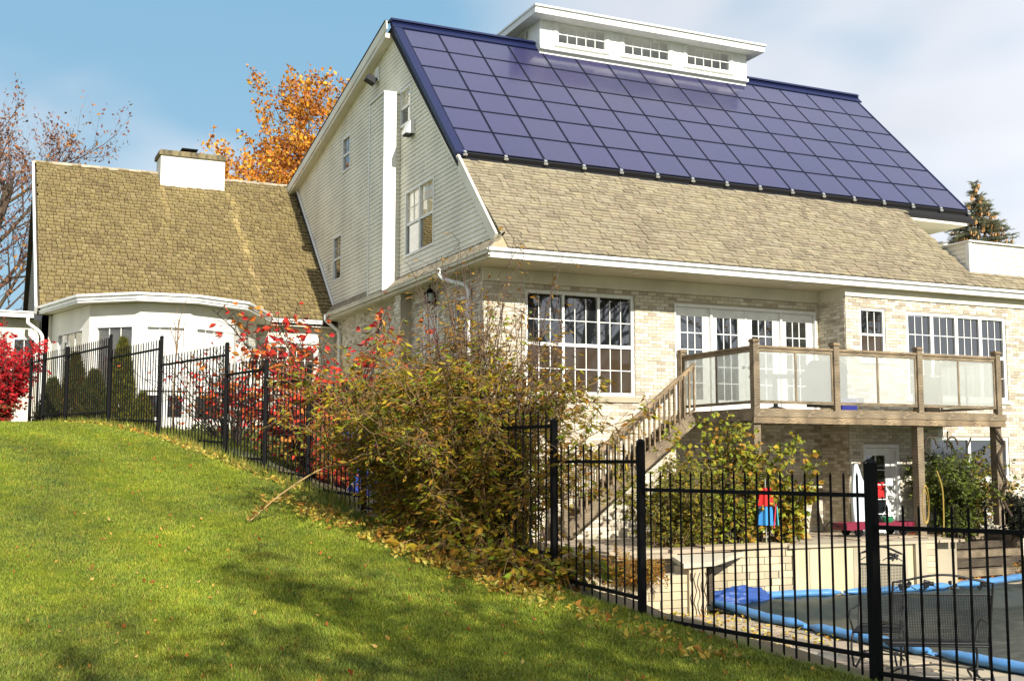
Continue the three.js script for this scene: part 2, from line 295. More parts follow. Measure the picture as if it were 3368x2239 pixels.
// ---------------------------------------------------------------- the main house
const house = thing('main_house', 'large cream house with brick walls, sided gable and solar roof', 'house');
const S_ = (a, b, t) => [a, b, t], W_ = (a, b, t) => [-t, b, a];
{
  // ---- south brick wall (z = 0) with the big window and the garden doors, and the projecting wall (z = 0.95)
  const big = [.94, 3.58, 3.13, 5.33], fd = [4.59, 8.49, 2.86, 5.23];
  const sw = sub(house, 'south_wall');
  part(sw, 'masonry', slabG([[0, -1.2], [8.6, -1.2], [8.6, 5.44], [0, 5.44]], [big, fd], -.3, 0, S_), mat.mortar);
  brickWall(sw, 0, 8.58, 0, 5.44, [big, fd], S_, (a, b) => a < 4.7 && b > 3.4, (a, b) => b < .1);
  const lintel = new Acc().box(big[0] - .1, big[1] + .1, big[2] - .13, big[2] - .005, -.05, .05); part(sw, 'window_sill', lintel.geo(), mat.concrete);
  const pw = sub(house, 'projecting_wall'), P_ = (a, b, t) => [a, b, .95 + t];
  const w1 = [8.99, 9.75, 4.05, 5.26], w2 = [10.38, 13.56, 3.2, 5.25], bd = [8.98, 10.03, .02, 2.13], w3 = [11.0, 13.5, 1.32, 2.32];
  part(pw, 'masonry', slabG([[8.58, -1.2], [18, -1.2], [18, 5.5], [8.58, 5.5]], [w1, w2, bd, w3], -.3, 0, P_), mat.mortar);
  brickWall(pw, 8.58, 15.6, -.9, 5.5, [w1, w2, bd, w3], P_);
  const rw = sub(house, 'return_wall'); part(rw, 'masonry', boxG(8.58, 8.7, -1.2, 5.5, -.1, .648), mat.mortar);
  brickWall(rw, .02, .93, .1, 5.5, [], (a, b, t) => [8.58 - t, b, a]);
  // ---- west brick wall (x = 0)
  const wd = [-3.4, -2.5, 3.0, 5.2], ww = [-1.6, -.9, 4.0, 5.25];
  const wt = sub(house, 'west_wall');
  part(wt, 'masonry', slabG([[-11.2, -1], [-.3, -1], [-.3, 5.7], [-11.2, 5.7]], [wd, ww], -.3, 0, W_), mat.mortar);
  brickWall(wt, -11.2, -.01, .3, 5.7, [wd, ww], W_, null);
  part(wt, 'pilaster', boxG(-.28, -.001, .5, 5.75, -4.75, -4.3), mat.mortar);
  brickWall(wt, -4.75, -4.3, .5, 5.7, [], (a, b, t) => [-.28 - t, b, a]);
  // ---- plain back and east walls
  part(house, 'north_wall', boxG(0, 12.5, -1, 10.5, -16, -15.75), mat.cream);
  part(house, 'east_wall', slabG([[-16, 5.5], [.9, 5.5], [.3, 6.6], [-5.7, 12.6], [-15.9, 10.4]], [], 0, .2, (a, b, t) => [12.3 + t, b, a]), mat.cream);
  // ---- eaves: fascia board with its gutter lip, soffit, frieze
  const fb = 5.71, ft = 5.89;
  const fas = new Acc().box(-.38, 18, fb, ft, 1.17, 1.21).box(-.43, 18, ft - .05, ft + .012, 1.212, 1.27).box(-.43, 18, fb + .05, fb + .075, 1.212, 1.225); part(house, 'fascia', fas.geo(), mat.white);
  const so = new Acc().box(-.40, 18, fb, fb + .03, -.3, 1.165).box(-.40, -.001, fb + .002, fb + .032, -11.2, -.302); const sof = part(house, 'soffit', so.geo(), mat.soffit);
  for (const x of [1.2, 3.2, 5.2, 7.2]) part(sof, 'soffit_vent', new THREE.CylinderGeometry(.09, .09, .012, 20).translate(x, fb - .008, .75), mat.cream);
  part(house, 'frieze', new Acc().box(-.03, 8.56, 5.442, fb - .002, -.02, .045).box(8.55, 18, 5.502, fb - .002, .9, 1.0).box(8.55, 8.72, 5.44, fb - .003, .046, .899).box(-.05, -.005, 5.702, fb - .002, -11.2, -.04).geo(), mat.cream);
  // ---- west gutter and pent roof under the gable
  part(house, 'gutter', new Acc().box(-.43, -.34, 5.80, 5.88, -11.2, 1.2).box(-.45, -.34, 5.865, 5.89, -11.2, 1.2).box(-.35, -.33, 5.70, 5.80, -11.2, 1.16).geo(), mat.cream);
  const tan = [[.285, .24, .150], [.315, .268, .172], [.255, .212, .138], [.295, .252, .172], [.275, .222, .150], [.225, .186, .125]];
  const pent = sub(house, 'pent_roof'); part(pent, 'deck_board', new Acc().quad(V(-.38, 5.87, 1.25), V(-.38, 5.87, -11.2), V(0, 6.24, -11.2), V(0, 6.24, .95)).geo(), mat.timber);
  { const a = new Acc(); for (let r = 0; r < 4; r++) for (let z = -11.2; z < 1.2 - r * .06; z += rr(.2, .42)) { const c = pick(tan), y = 5.875 + r * .0915, x = -.385 + r * .095, z1 = Math.min(z + .3, 1.24 - r * .07);
      a.obox(V(x + .055, y + .058, (z + z1) / 2), V(.060, .058, 0), V(0, 0, -(z1 - z) / 2 + .006), V(-.011, .011, 0), rgb(...c)); } part(pent, 'shingle_field', a.geo(), mat.vcolMap, 'stuff'); }
  // ---- downspouts
  const ds = (pts, m = mat.white) => part(house, 'downspout', new Acc().tube(new THREE.CatmullRomCurve3(pts.map(q => V(...q)), false, 'catmullrom', .1).getPoints(26), .048, 8).geo(), m);
  ds([[-.45, 5.85, -1.35], [-.45, 5.72, -1.33], [-.40, 5.6, -1.2], [-.12, 5.44, -.72], [-.075, 5.3, -.62], [-.075, 5.1, -.6], [-.075, 1, -.6]]);
  ds([[-.45, 5.85, -10.2], [-.45, 5.7, -10.2], [-.1, 5.4, -10.1], [-.075, 5.2, -10.1], [-.075, 2, -10.1]]);
  // ---- lower south roof with tan asphalt shingles
  const lowR = sub(house, 'lower_roof'), eave = V(0, 5.905, 1.26), mid = V(0, 8.27, -1.30);
  part(lowR, 'roof_deck', new Acc().hexa([V(-.02, 5.84, 1.18), V(12.5, 5.84, 1.18), V(12.5, 8.15, -1.3), V(-.02, 8.15, -1.3), V(-.02, 5.895, 1.24), V(12.5, 5.895, 1.24), V(12.5, 8.25, -1.28), V(-.02, 8.25, -1.28)]).box(12.5, 18, 5.84, 5.87, .7, 1.2).geo(), mat.timber);
  shingles(lowR, 'shingle', -.02, 18, eave, mid, { exp: .122, w: [.10, .30], gap: .010, th: .034, jit: .007, tones: tan, s: 2.2, cut: (x, s) => x < 12.52 || s < .56, single: (x, s) => s > .15 && s < 2.6 && x < 4.2 });
  // hipped corner piece
  part(lowR, 'hip_corner', new Acc().tri(V(-.40, 5.905, 1.26), V(-.02, 5.905, 1.26), V(-.02, 6.235, .93)).geo(), new THREE.MeshStandardMaterial({ color: rgb(.37, .31, .19), roughness: .95, map: grain, side: THREE.DoubleSide }));
  // ---- upper roof slabs
  const R = [12.78, -5.77];
  part(house, 'upper_roof', slabG([[R[1], R[0]], [-1.22, 8.22], [-1.22, 8.10], [R[1] - .1, R[0] - .13], [-16.05, 10.47], [-16.2, 10.62]], [], 0, 15.05, (a, b, t) => [t - .10, b, a]), mat.pitch);
  part(house, 'east_eave_soffit', boxG(11.5, 14.66, 8.03, 8.095, -4.2, -1.20), mat.cream);
  const sidingMat = new THREE.MeshStandardMaterial({ color: rgb(.86, .835, .735), roughness: .55, map: blotch }), sidingMat2 = new THREE.MeshStandardMaterial({ color: rgb(.84, .82, .73), roughness: .55, map: blotch });
  // rake boards
  const bar = (n, a, b, w, h, m) => part(house, n, new Acc().bar(V(...a), V(...b), w, h).geo(), m);
  bar('rake_board', [-.055, 12.66, -5.70], [-.055, 8.27, -1.36], .07, .20, sidingMat);
  bar('rake_board', [-.05, 8.31, -1.36], [-.05, 6.20, .70], .06, .22, sidingMat);
  const nr = new Acc().bar(V(-.24, 12.80, -5.7), V(-.24, 10.55, -16.1), .035, .24); part(house, 'rake_board', nr.geo(), sidingMat);
  part(house, 'rake_soffit', new Acc().hexa([V(-.24, 12.50, -5.8), V(.06, 12.50, -5.8), V(.06, 10.36, -16.0), V(-.24, 10.36, -16.0), V(-.24, 12.62, -5.8), V(.02, 12.62, -5.8), V(.02, 10.40, -16.0), V(-.24, 10.40, -16.0)]).geo(), mat.cream);
  bar('rake_flashing', [-.20, 12.94, -5.8], [-.20, 10.69, -16.15], .13, .035, mat.dark);
  // ---- gable siding
  const gw = sub(house, 'gable_wall'), holes = [[-5.22, -4.46, 9.98, 10.95], [-4.78, -2.84, 6.66, 8.28], [-10.24, -9.46, 9.96, 10.98], [-11.05, -10.2, 6.92, 8.24]];
  const zS = y => y > 8.4 ? -5.72 + (12.7 - y) * 1.0 : -1.34 + (8.34 - y) * .985, zN = y => y < 10.5 ? lerp(-11.0, -15.4, (y - 6.2) / 4.35) : -5.86 - (12.5 - y) / .205;
  part(gw, 'sheathing', slabG([[zN(6.15), 6.15], [zS(6.15), 6.15], [-5.75, 12.55], [-15.35, 10.45]], holes, .0, .12, (a, b, t) => [t + .012, b, a]), mat.cream);
  const board = (parent, spans, y, h, fr, m) => { for (const [s, e] of spans) { const P = (q, b, t) => V(...fr(q, b, t)); part(parent, 'siding_board', new Acc().hexa([P(s, y, .024), P(e, y, .024), P(e, y, -.004), P(s, y, -.004), P(s, y + h, .004), P(e, y + h, .004), P(e, y + h, -.004), P(s, y + h, -.004)]).geo(), m); } };
  for (let k = 0; ; k++) {
    const h = .106, y = 6.22 + k * h, ym = y + h / 2; if (y > 12.4) break; let sp = [[zN(ym), zS(ym)]];
    for (const [h0, h1, v0, v1] of [...holes, [-6.42, -5.2, 5, 10.87]]) if (ym > v0 && ym < v1) sp = sp.flatMap(([s, e]) => h1 <= s || h0 >= e ? [[s, e]] : [[s, h0], [h1, e]]);
    sp = sp.filter(q => q[1] - q[0] > .03); if (sp.length) board(gw, sp, y, h + .004, (a, b, t) => [-t, b, a], k % 3 ? sidingMat : sidingMat2);
  }
  part(gw, 'base_flashing', new Acc().box(-.03, .0, 6.17, 6.215, -11, .68).geo(), mat.dark);
  bar('wing_flashing', [-.05, 6.15, -10.9], [-.05, 10.6, -15.45], .06, .09, mat.dark);
  bar('wing_trim', [-.055, 6.22, -10.84], [-.055, 10.55, -15.28], .05, .05, mat.white);
  // ---- chimney chase on the gable
  const ch = sub(house, 'chimney_chase'); part(ch, 'core', boxG(-.42, 0, 5.92, 10.84, -6.40, -5.23), mat.cream);
  for (let k = 0; k < 47; k++) { const y = 5.93 + k * .1045; board(ch, [[-6.34, -5.27]], y, .108, (a, b, t) => [-.422 - t, b, a], sidingMat); board(ch, [[-.13, -.01]], y, .108, (a, b, t) => [a, b, -5.228 + t], sidingMat2); }
  part(ch, 'corner_board', new Acc().box(-.452, -.13, 5.9, 10.86, -5.225, -5.195).box(-.452, -.425, 5.9, 10.86, -5.28, -5.226).geo(), mat.white);
  part(ch, 'corner_board', boxG(-.452, -.424, 5.9, 10.86, -6.42, -6.35), mat.white);
  part(ch, 'cap_flashing', boxG(-.47, 0, 10.862, 10.90, -6.44, -5.18), mat.white);
  // ---- gable windows
  const wf = -Math.PI / 2;
  const curtained = (z, y, w, h, cells, extra, drop) => { const g = makeWindow(house, 'gable_window', [-.03, y, z], wf, w, h, cells, { frame: .055, depth: .12, inset: .05, extra });
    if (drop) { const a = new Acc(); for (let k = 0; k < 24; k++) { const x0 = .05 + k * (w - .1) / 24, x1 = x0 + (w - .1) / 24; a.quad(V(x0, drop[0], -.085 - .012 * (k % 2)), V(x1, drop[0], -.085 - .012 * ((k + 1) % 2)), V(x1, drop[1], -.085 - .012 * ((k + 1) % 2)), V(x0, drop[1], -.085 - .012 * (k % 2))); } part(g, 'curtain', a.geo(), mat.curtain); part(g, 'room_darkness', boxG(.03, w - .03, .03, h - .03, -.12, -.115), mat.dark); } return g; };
  curtained(-4.78, 6.66, 1.94, 1.62, [[.06, .94, .81, 1.56, 2, 2, mat.clear, .012], [1.0, 1.88, .81, 1.56, 2, 2, mat.clear, .012], [.06, .94, .06, .77, 1, 1, mat.pane], [1.0, 1.88, .06, .77, 1, 1, mat.pane]], [[.93, 1.01, .05, 1.57, -.1, -.01], [.05, 1.89, .76, .82, -.1, -.02]], [.80, 1.57]);
  curtained(-5.22, 9.98, .76, .97, [[.06, .70, .50, .91, 2, 2, mat.clear, .012], [.06, .70, .06, .46, 1, 1, mat.pane]], [[.05, .71, .45, .51, -.1, -.02]], [.50, .92]);
  curtained(-10.24, 9.96, .78, 1.02, [[.06, .72, .52, .96, 2, 2, mat.pane, .012], [.06, .72, .06, .48, 1, 1, mat.pane]], [[.05, .73, .47, .53, -.1, -.02]]);
  curtained(-11.05, 6.92, .85, 1.32, [[.06, .79, .66, 1.26, 2, 2, mat.pane, .012], [.06, .79, .06, .62, 1, 1, mat.pane]], [[.05, .8, .61, .67, -.1, -.02]]);
  // fittings on the gable
  const fl = sub(house, 'floodlight', [-.02, 11.78, -7.05]); part(fl, 'mount_plate', boxG(-.05, 0, -.05, .32, -.12, .12), mat.white); part(fl, 'lamp_head', new Acc().obox(V(-.2, -.02, 0), V(.12, -.06, 0), V(0, 0, .14), V(.035, .07, 0)).geo(), mat.dark);
  const ev = sub(house, 'exhaust_vent', [-.02, 9.6, -4.33]); part(ev, 'hood', new Acc().hexa([V(-.22, 0, .17), V(0, 0, .17), V(0, 0, -.17), V(-.22, 0, -.17), V(-.10, .34, .17), V(0, .34, .17), V(0, .34, -.17), V(-.10, .34, -.17)]).geo(), mat.white); part(ev, 'opening', boxG(-.2, -.02, -.03, -.004, -.15, .15), mat.dark);
  part(house, 'outlet_box', boxG(-.06, -.01, 7.35, 7.53, -11.53, -11.43), mat.cream);
  // ---- big south window: three double-hung units of 3 x 4 panes
  const uw = .80, cells = [];
  for (let u = 0; u < 3; u++) { const x = .07 + u * .855 + .015; cells.push([x, x + uw, 1.10, 2.07, 3, 2, mat.pane], [x, x + uw, .08, 1.03, 3, 2, mat.paneWarm]); }
  makeWindow(house, 'picture_window', [big[0], big[2], -.03], 0, big[1] - big[0], big[3] - big[2], cells, { frame: .075, depth: .14, extra: [[.885, .94, .07, 2.13, -.12, .0], [1.74, 1.795, .07, 2.13, -.12, .0], [.07, 2.57, 1.03, 1.10, -.1, -.012]] });
  // ---- garden doors: two doors between two sidelights
  for (let u = 0; u < 4; u++) { const x = fd[0] + .03 + u * .965, g = sub(house, u === 0 || u === 3 ? 'sidelight' : 'garden_door', [x, fd[2], -.06], 0), W = .935, H = 2.30;
    part(g, 'frame', bars([[0, .17, 0, H, -.05, 0], [W - .19, W, 0, H, -.05, 0], [.17, W - .19, H - .19, H, -.05, 0], [.17, W - .19, 0, .25, -.05, 0]]), mat.white);
    const gr = [], gx0 = .17, gx1 = W - .19, gy0 = .25, gy1 = H - .19; for (let i = 1; i < 3; i++) gr.push([lerp(gx0, gx1, i / 3) - .011, lerp(gx0, gx1, i / 3) + .011, gy0, gy1, -.03, -.008]); for (let j = 1; j < 5; j++) gr.push([gx0, gx1, lerp(gy0, gy1, j / 5) - .011, lerp(gy0, gy1, j / 5) + .011, -.03, -.007]);
    part(g, 'muntins', bars(gr), mat.white);
    for (let i = 0; i < 3; i++) for (let j = 0; j < 5; j++) { const m = part(g, 'pane', unitBox, mat.pane); m.scale.set((gx1 - gx0) / 3, (gy1 - gy0) / 5, .006); m.position.set(lerp(gx0, gx1, (i + .5) / 3), lerp(gy0, gy1, (j + .5) / 5), -.026); m.rotation.set(gauss() * .006, gauss() * .008, 0); }
    if (u === 1 || u === 2) part(g, 'door_handle', new THREE.SphereGeometry(.035, 12, 8).translate(u === 1 ? W - .06 : .06, 1.02, .03), mat.metal);
  }
  part(house, 'door_casing', bars([[fd[0] - .002, fd[0] + .03, fd[2], fd[3], -.12, .03], [fd[1] - .03, fd[1] + .002, fd[2], fd[3], -.12, .03], [fd[0] + .03, fd[1] - .03, fd[3] - .065, fd[3], -.12, .03], ...[1, 2, 3].map(u => [fd[0] + .02 + u * .965 - .025, fd[0] + .02 + u * .965 + .025, fd[2], fd[3] - .07, -.1, u === 2 ? -.04 : .01])]), mat.white);
  // ---- windows of the projecting wall
  const Z = .93;
  makeWindow(house, 'kitchen_window', [w1[0], w1[2], Z], 0, w1[1] - w1[0], w1[3] - w1[2], [[.07, .69, .62, 1.14, 3, 1, mat.pane], [.07, .69, .07, .58, 3, 1, mat.paneWarm]], { frame: .06, sill: 1, extra: [[.06, .7, .575, .625, -.09, -.02]] });
  { const c = [], W = w2[1] - w2[0], H = w2[3] - w2[2]; for (let u = 0; u < 4; u++) { const x = .09 + u * .775; c.push([x, x + .68, 1.08, H - .1, 3, 2, mat.pane], [x, x + .68, .1, 1.0, 3, 2, mat.paneWarm]); }
    makeWindow(house, 'wide_window', [w2[0], w2[2], Z], 0, W, H, c, { frame: .08, sill: 1, extra: [...[0, 1, 2].map(u => [.09 + u * .775 + .68, .09 + (u + 1) * .775, .07, H - .07, -.1, -.005]), [.08, W - .08, 1.0, 1.08, -.1, -.012]] }); }
  { const W = w3[1] - w3[0]; makeWindow(house, 'basement_window', [w3[0], w3[2], Z], 0, W, 1, [[.08, W / 2 - .03, .08, .92, 1, 1, mat.pane], [W / 2 + .03, W - .08, .08, .92, 1, 1, mat.pane]], { frame: .07, sill: 1, extra: [[W / 2 - .04, W / 2 + .04, .07, .93, -.1, -.01]] }); part(house, 'window_apron', boxG(w3[0] - .1, w3[1] + .1, .9, 1.245, .951, .99), mat.concrete); }
  // ---- basement door with six panes
  { const g = sub(house, 'basement_door', [bd[0], bd[2], .93]), W = 1.05, H = 2.11; part(g, 'casing', bars([[0, .07, 0, H, -.14, .03], [W - .07, W, 0, H, -.14, .03], [.07, W - .07, H - .08, H, -.14, .03]]), mat.white);
    part(g, 'leaf', bars([[.075, .16, .01, H - .09, -.10, -.055], [.70, W - .075, .01, H - .09, -.10, -.055], [.16, .70, H - .25, H - .09, -.10, -.055], [.16, .70, .01, .2, -.10, -.055]]), mat.white);
    part(g, 'muntins', bars([[.42, .44, .2, H - .25, -.085, -.06], ...[1, 2, 3, 4].map(j => [.16, .70, .2 + j * .332 - .01, .2 + j * .332 + .01, -.085, -.058])]), mat.white);
    for (let i = 0; i < 2; i++) for (let j = 0; j < 5; j++) { const m = part(g, 'pane', unitBox, mat.pane); m.scale.set(.27, .332, .006); m.position.set(.16 + (i + .5) * .27, .2 + (j + .5) * .332, -.082); }
    part(g, 'door_sign', boxG(.47, .66, .90, 1.25, -.077, -.072), M([.62, .012, .012])).userData.label = 'red notice hanging in the door glass';
    part(g, 'door_handle', new Acc().tube([V(.82, .93, -.05), V(.82, .93, .01), V(.74, .93, .015)], .013, 6).geo(), mat.metal); part(g, 'deadbolt', new THREE.CylinderGeometry(.03, .03, .03, 14).rotateX(Math.PI / 2).translate(.82, 1.12, -.045), mat.metal); }
  // ---- west door and window
  makeWindow(house, 'side_window', [-.01, ww[2], ww[0]], wf, .7, 1.25, [[.07, .63, .64, 1.18, 1, 1, mat.pane], [.07, .63, .07, .6, 1, 1, mat.paneWarm]], { frame: .07, extra: [[.06, .64, .59, .65, -.09, -.01]] });
  { const g = sub(house, 'side_door', [-.01, wd[2], wd[0]], wf); part(g, 'casing', bars([[0, .08, 0, 2.2, -.12, .03], [.82, .9, 0, 2.2, -.12, .03], [.08, .82, 2.12, 2.2, -.12, .03]]), mat.white); part(g, 'leaf', bars([[.08, .82, 0, 2.12, -.11, -.06], [.2, .7, 1.1, 1.95, -.06, -.05], [.2, .7, .2, .95, -.06, -.05]]), mat.white); part(g, 'door_handle', new THREE.SphereGeometry(.035, 12, 8).translate(.74, 1, -.02), mat.metal); }
  // ---- clerestory on the ridge
  const cw = [[4.45, 5.97], [6.50, 8.02], [8.55, 10.07]], cu = sub(house, 'clerestory'), cz = -5.4, cx0 = 3.94, cx1 = 10.62;
  part(cu, 'front_wall', slabG([[cx0, 12.35], [cx1, 12.35], [cx1, 13.62], [cx0, 13.62]], cw.map(q => [q[0], q[1], 12.90, 13.49]), -.12, 0, (a, b, t) => [a, b, cz + t]), mat.white);
  part(cu, 'side_wall', slabG([[-8.6, 12.2], [cz - .12, 12.2], [cz - .12, 13.62], [-8.6, 13.62]], [[-7.9, -6.0, 12.95, 13.49]], 0, .12, (a, b, t) => [cx0 + t, b, a]), mat.white);
  part(cu, 'side_wall', boxG(cx1 - .12, cx1, 12.2, 13.62, -8.6, cz - .121), mat.white); part(cu, 'back_wall', slabG([[cx0 + .121, 12], [cx1 - .121, 12], [cx1 - .121, 13.49], [cx0 + .121, 13.49]], cw.map(q => [q[0], q[1], 12.95, 13.45]), -.1, 0, (a, b, t) => [a, b, -8.5 + t]), mat.white);
  part(cu, 'pilaster', new Acc().box(cx0 - .002, 4.36, 12.8, 13.62, cz + .001, cz + .03).box(6.06, 6.41, 12.8, 13.62, cz + .001, cz + .03).box(8.11, 8.46, 12.8, 13.62, cz + .001, cz + .03).box(10.16, cx1 + .002, 12.8, 13.62, cz + .001, cz + .03).geo(), mat.white);
  part(cu, 'base_sill', new Acc().box(cx0 - .02, cx1 + .02, 12.68, 12.76, cz + .001, cz + .11).geo(), mat.white);
  part(cu, 'inner_floor', boxG(cx0 + .13, cx1 - .13, 12.83, 12.87, -8.49, cz - .125), mat.white); part(cu, 'eave_soffit', boxG(cx0 - .32, cx1 + .32, 13.50, 13.53, -8.9, -4.96), mat.white);
  part(cu, 'eave_fascia', new Acc().box(cx0 - .34, cx1 + .34, 13.49, 13.66, -4.96, -4.93).box(cx0 - .37, cx1 + .37, 13.661, 13.71, -8.95, -4.88).box(cx0 - .345, cx0 - .321, 13.49, 13.66, -8.9, -4.961).box(cx1 + .321, cx1 + .345, 13.49, 13.66, -8.9, -4.961).geo(), mat.white);
  part(cu, 'roof', slabG([[cx0 - .33, 13.715], [cx1 + .33, 13.715], [cx1 - 1, 13.74], [cx0 + 1, 13.74]], [], 0, 3.9, (a, b, t) => [a, b, -8.9 + t]), mat.white);
  for (const q of cw) { const W = q[1] - q[0]; makeWindow(house, 'clerestory_window', [q[0], 12.90, cz + .03], 0, W, .59, [[.05, W - .05, .05, .54, 5, 2, mat.clear, .022]], { frame: .05, sill: 1, depth: .09, extra: [[-.09, 0, -.06, .66, -.029, .02], [W, W + .09, -.06, .66, -.029, .02], [0, W, .591, .66, -.029, .02]] }); }
  makeWindow(house, 'clerestory_window', [cx0 - .02, 12.95, -7.9], wf, 1.9, .54, [[.05, 1.85, .05, .49, 6, 2, mat.clear, .022]], { frame: .05 });
  // ---- boarded roof parapet at the east end
  const bx = sub(house, 'roof_parapet'); part(bx, 'core', boxG(12.64, 18, 6.33, 7.08, -2.5, .78), mat.cream);
  for (let k = 0; k < 6; k++) { board(bx, [[12.70, 18]], 6.35 + k * .122, .126, (a, b, t) => [a, b, .782 + t], sidingMat); board(bx, [[lerp(-.6, .6, 1 - k / 5) - .55, .74]], 6.35 + k * .122, .126, (a, b, t) => [12.638 - t, b, a], sidingMat2); }
  part(bx, 'corner_board', new Acc().box(12.60, 12.70, 6.3, 7.1, .781, .815).box(12.60, 12.638, 6.3, 7.1, .70, .78).box(14.5, 14.6, 6.3, 7.1, .81, .83).geo(), mat.white);
  part(bx, 'cap_board', new Acc().box(12.56, 18, 7.101, 7.135, .70, .86).box(12.56, 12.70, 7.101, 7.135, -1.4, .70).geo(), mat.white);
  const vp = sub(house, 'roof_vent', [14.6, 7.0, -2]); part(vp, 'stack', new THREE.CylinderGeometry(.07, .07, .62, 14).translate(0, .3, 0), mat.white); part(vp, 'cowl', new THREE.LatheGeometry([[.001, .72], [.09, .70], [.15, .64], [.15, .60], [.08, .58]].map(q => new THREE.Vector2(...q)), 18), mat.white);
}
// ---------------------------------------------------------------- solar array on the upper roof
{
  const arr = thing('solar_array', 'blue solar panel array covering the steep south roof', 'solar array');
  const top = V(0, 12.96, -5.77), dn = V(0, -4.51, 4.5).normalize(), n = V(0, 4.5, 4.51).normalize(), P = (x, s, t) => top.clone().addScaledVector(dn, s).addScaledVector(n, t).setX(x);
  const at = (x0, x1, s0, s1, t0, t1, a = new Acc()) => a.obox(P((x0 + x1) / 2, (s0 + s1) / 2, (t0 + t1) / 2), V((x1 - x0) / 2, 0, 0), dn.clone().multiplyScalar(-(s1 - s0) / 2), n.clone().multiplyScalar((t1 - t0) / 2));
  const q = new THREE.Quaternion().setFromRotationMatrix(new THREE.Matrix4().makeBasis(V(1, 0, 0), dn.clone().negate(), n));
  const pm = [[.030, .029, .108], [.034, .031, .106], [.028, .028, .104], [.033, .029, .110]].map(c => M(c, { phys: 1, roughness: .38, clearcoat: .7, clearcoatRoughness: .12, map: cellT }));
  const pg = boxG(-.478, .478, -.4735, .4735, -.012, .012), fg = bars([[-.482, -.456, -.4775, .4775, -.02, .0135], [.456, .482, -.4775, .4775, -.02, .0135], [-.456, .456, -.4775, -.4515, -.02, .0135], [-.456, .456, .4515, .4775, -.02, .0135]]);
  const navyFrame = M([.003, .005, .026], { roughness: .5, metalness: .2 });
  for (let r = 0; r < 6; r++) for (let c = 0; c < 15; c++) {
    const m = part(arr, 'solar_panel', pg, pm[(c * 7 + r * 3 + (c * r) % 5) % 4]); m.position.copy(P(.59 + c * .981, .40 + (r + .5) * .985, -.015)); m.quaternion.copy(q); m.rotateX(gauss() * .003); m.rotateY(gauss() * .003);
    const f = part(m, 'frame', fg, navyFrame);
  }
  for (let c = 0; c <= 15; c++) { part(arr, 'mounting_rail', at(.1 + c * .981 - .02, .1 + c * .981 + .02, .42, 6.34, -.10, -.028).geo(), mat.navy);
    const g = new Acc().obox(P(.1 + c * .981, 6.36, -.01), V(.035, 0, 0), dn.clone().multiplyScalar(-.03), n.clone().multiplyScalar(.03)).obox(P(.1 + c * .981, 6.42, -.03), V(.05, 0, 0), dn.clone().multiplyScalar(-.015), n.clone().multiplyScalar(.018)); part(arr, 'end_clamp', g.geo(), mat.metal); }
  part(arr, 'edge_trim', at(-.12, .09, .05, 6.40, -.11, .012).geo(), mat.navy);
  part(arr, 'edge_trim', at(14.83, 14.88, .05, 6.40, -.11, .006).geo(), mat.navy);
  part(arr, 'bottom_trim', at(-.05, 14.88, 6.325, 6.37, -.19, -.02).geo(), mat.pitch);
  for (const [u, v] of [[-.13, 3.93], [10.63, 15.0]]) { const rc = at(u, v, .16, .38, -.02, .02); rc.hexa([V(u, 12.92, -5.60), V(v, 12.92, -5.60), V(v, 12.92, -5.9), V(u, 12.92, -5.9), V(u, 13.0, -5.68), V(v, 13.0, -5.68), V(v, 13.0, -5.86), V(u, 13.0, -5.86)]);
    at(u, v, .06, .16, .0, .045, rc); part(arr, 'ridge_flashing', rc.geo(), mat.navy); }
}
// ---------------------------------------------------------------- carriage lantern by the side door
{
  const l = thing('wall_lantern', 'small black carriage lantern on the brick beside the side door', 'lantern', [-.02, 5.25, -2.65]);
  part(l, 'bracket', new Acc().tube([V(0, .1, 0), V(-.09, .02, 0), V(-.14, -.02, 0), V(-.16, .03, 0)], .012, 6).box(-.02, 0, -.02, .22, -.05, .05).geo(), mat.black);
  part(l, 'cage', new Acc().bar(V(-.23, .06, .07), V(-.25, .25, .09), .015, .015).bar(V(-.09, .06, .07), V(-.07, .25, .09), .015, .015).bar(V(-.23, .06, -.07), V(-.25, .25, -.09), .015, .015).bar(V(-.09, .06, -.07), V(-.07, .25, -.09), .015, .015).box(-.24, -.08, .035, .06, -.08, .08).geo(), mat.black);
  part(l, 'glass', new THREE.CylinderGeometry(.105, .085, .19, 4, 1).rotateY(Math.PI / 4).translate(-.16, .155, 0), M([.55, .6, .6], { roughness: .1 }));
  part(l, 'roof', new THREE.ConeGeometry(.16, .15, 4).rotateY(Math.PI / 4).translate(-.16, .325, 0), mat.black); part(l, 'finial', new THREE.SphereGeometry(.025, 10, 8).translate(-.16, .42, 0), mat.black);
}
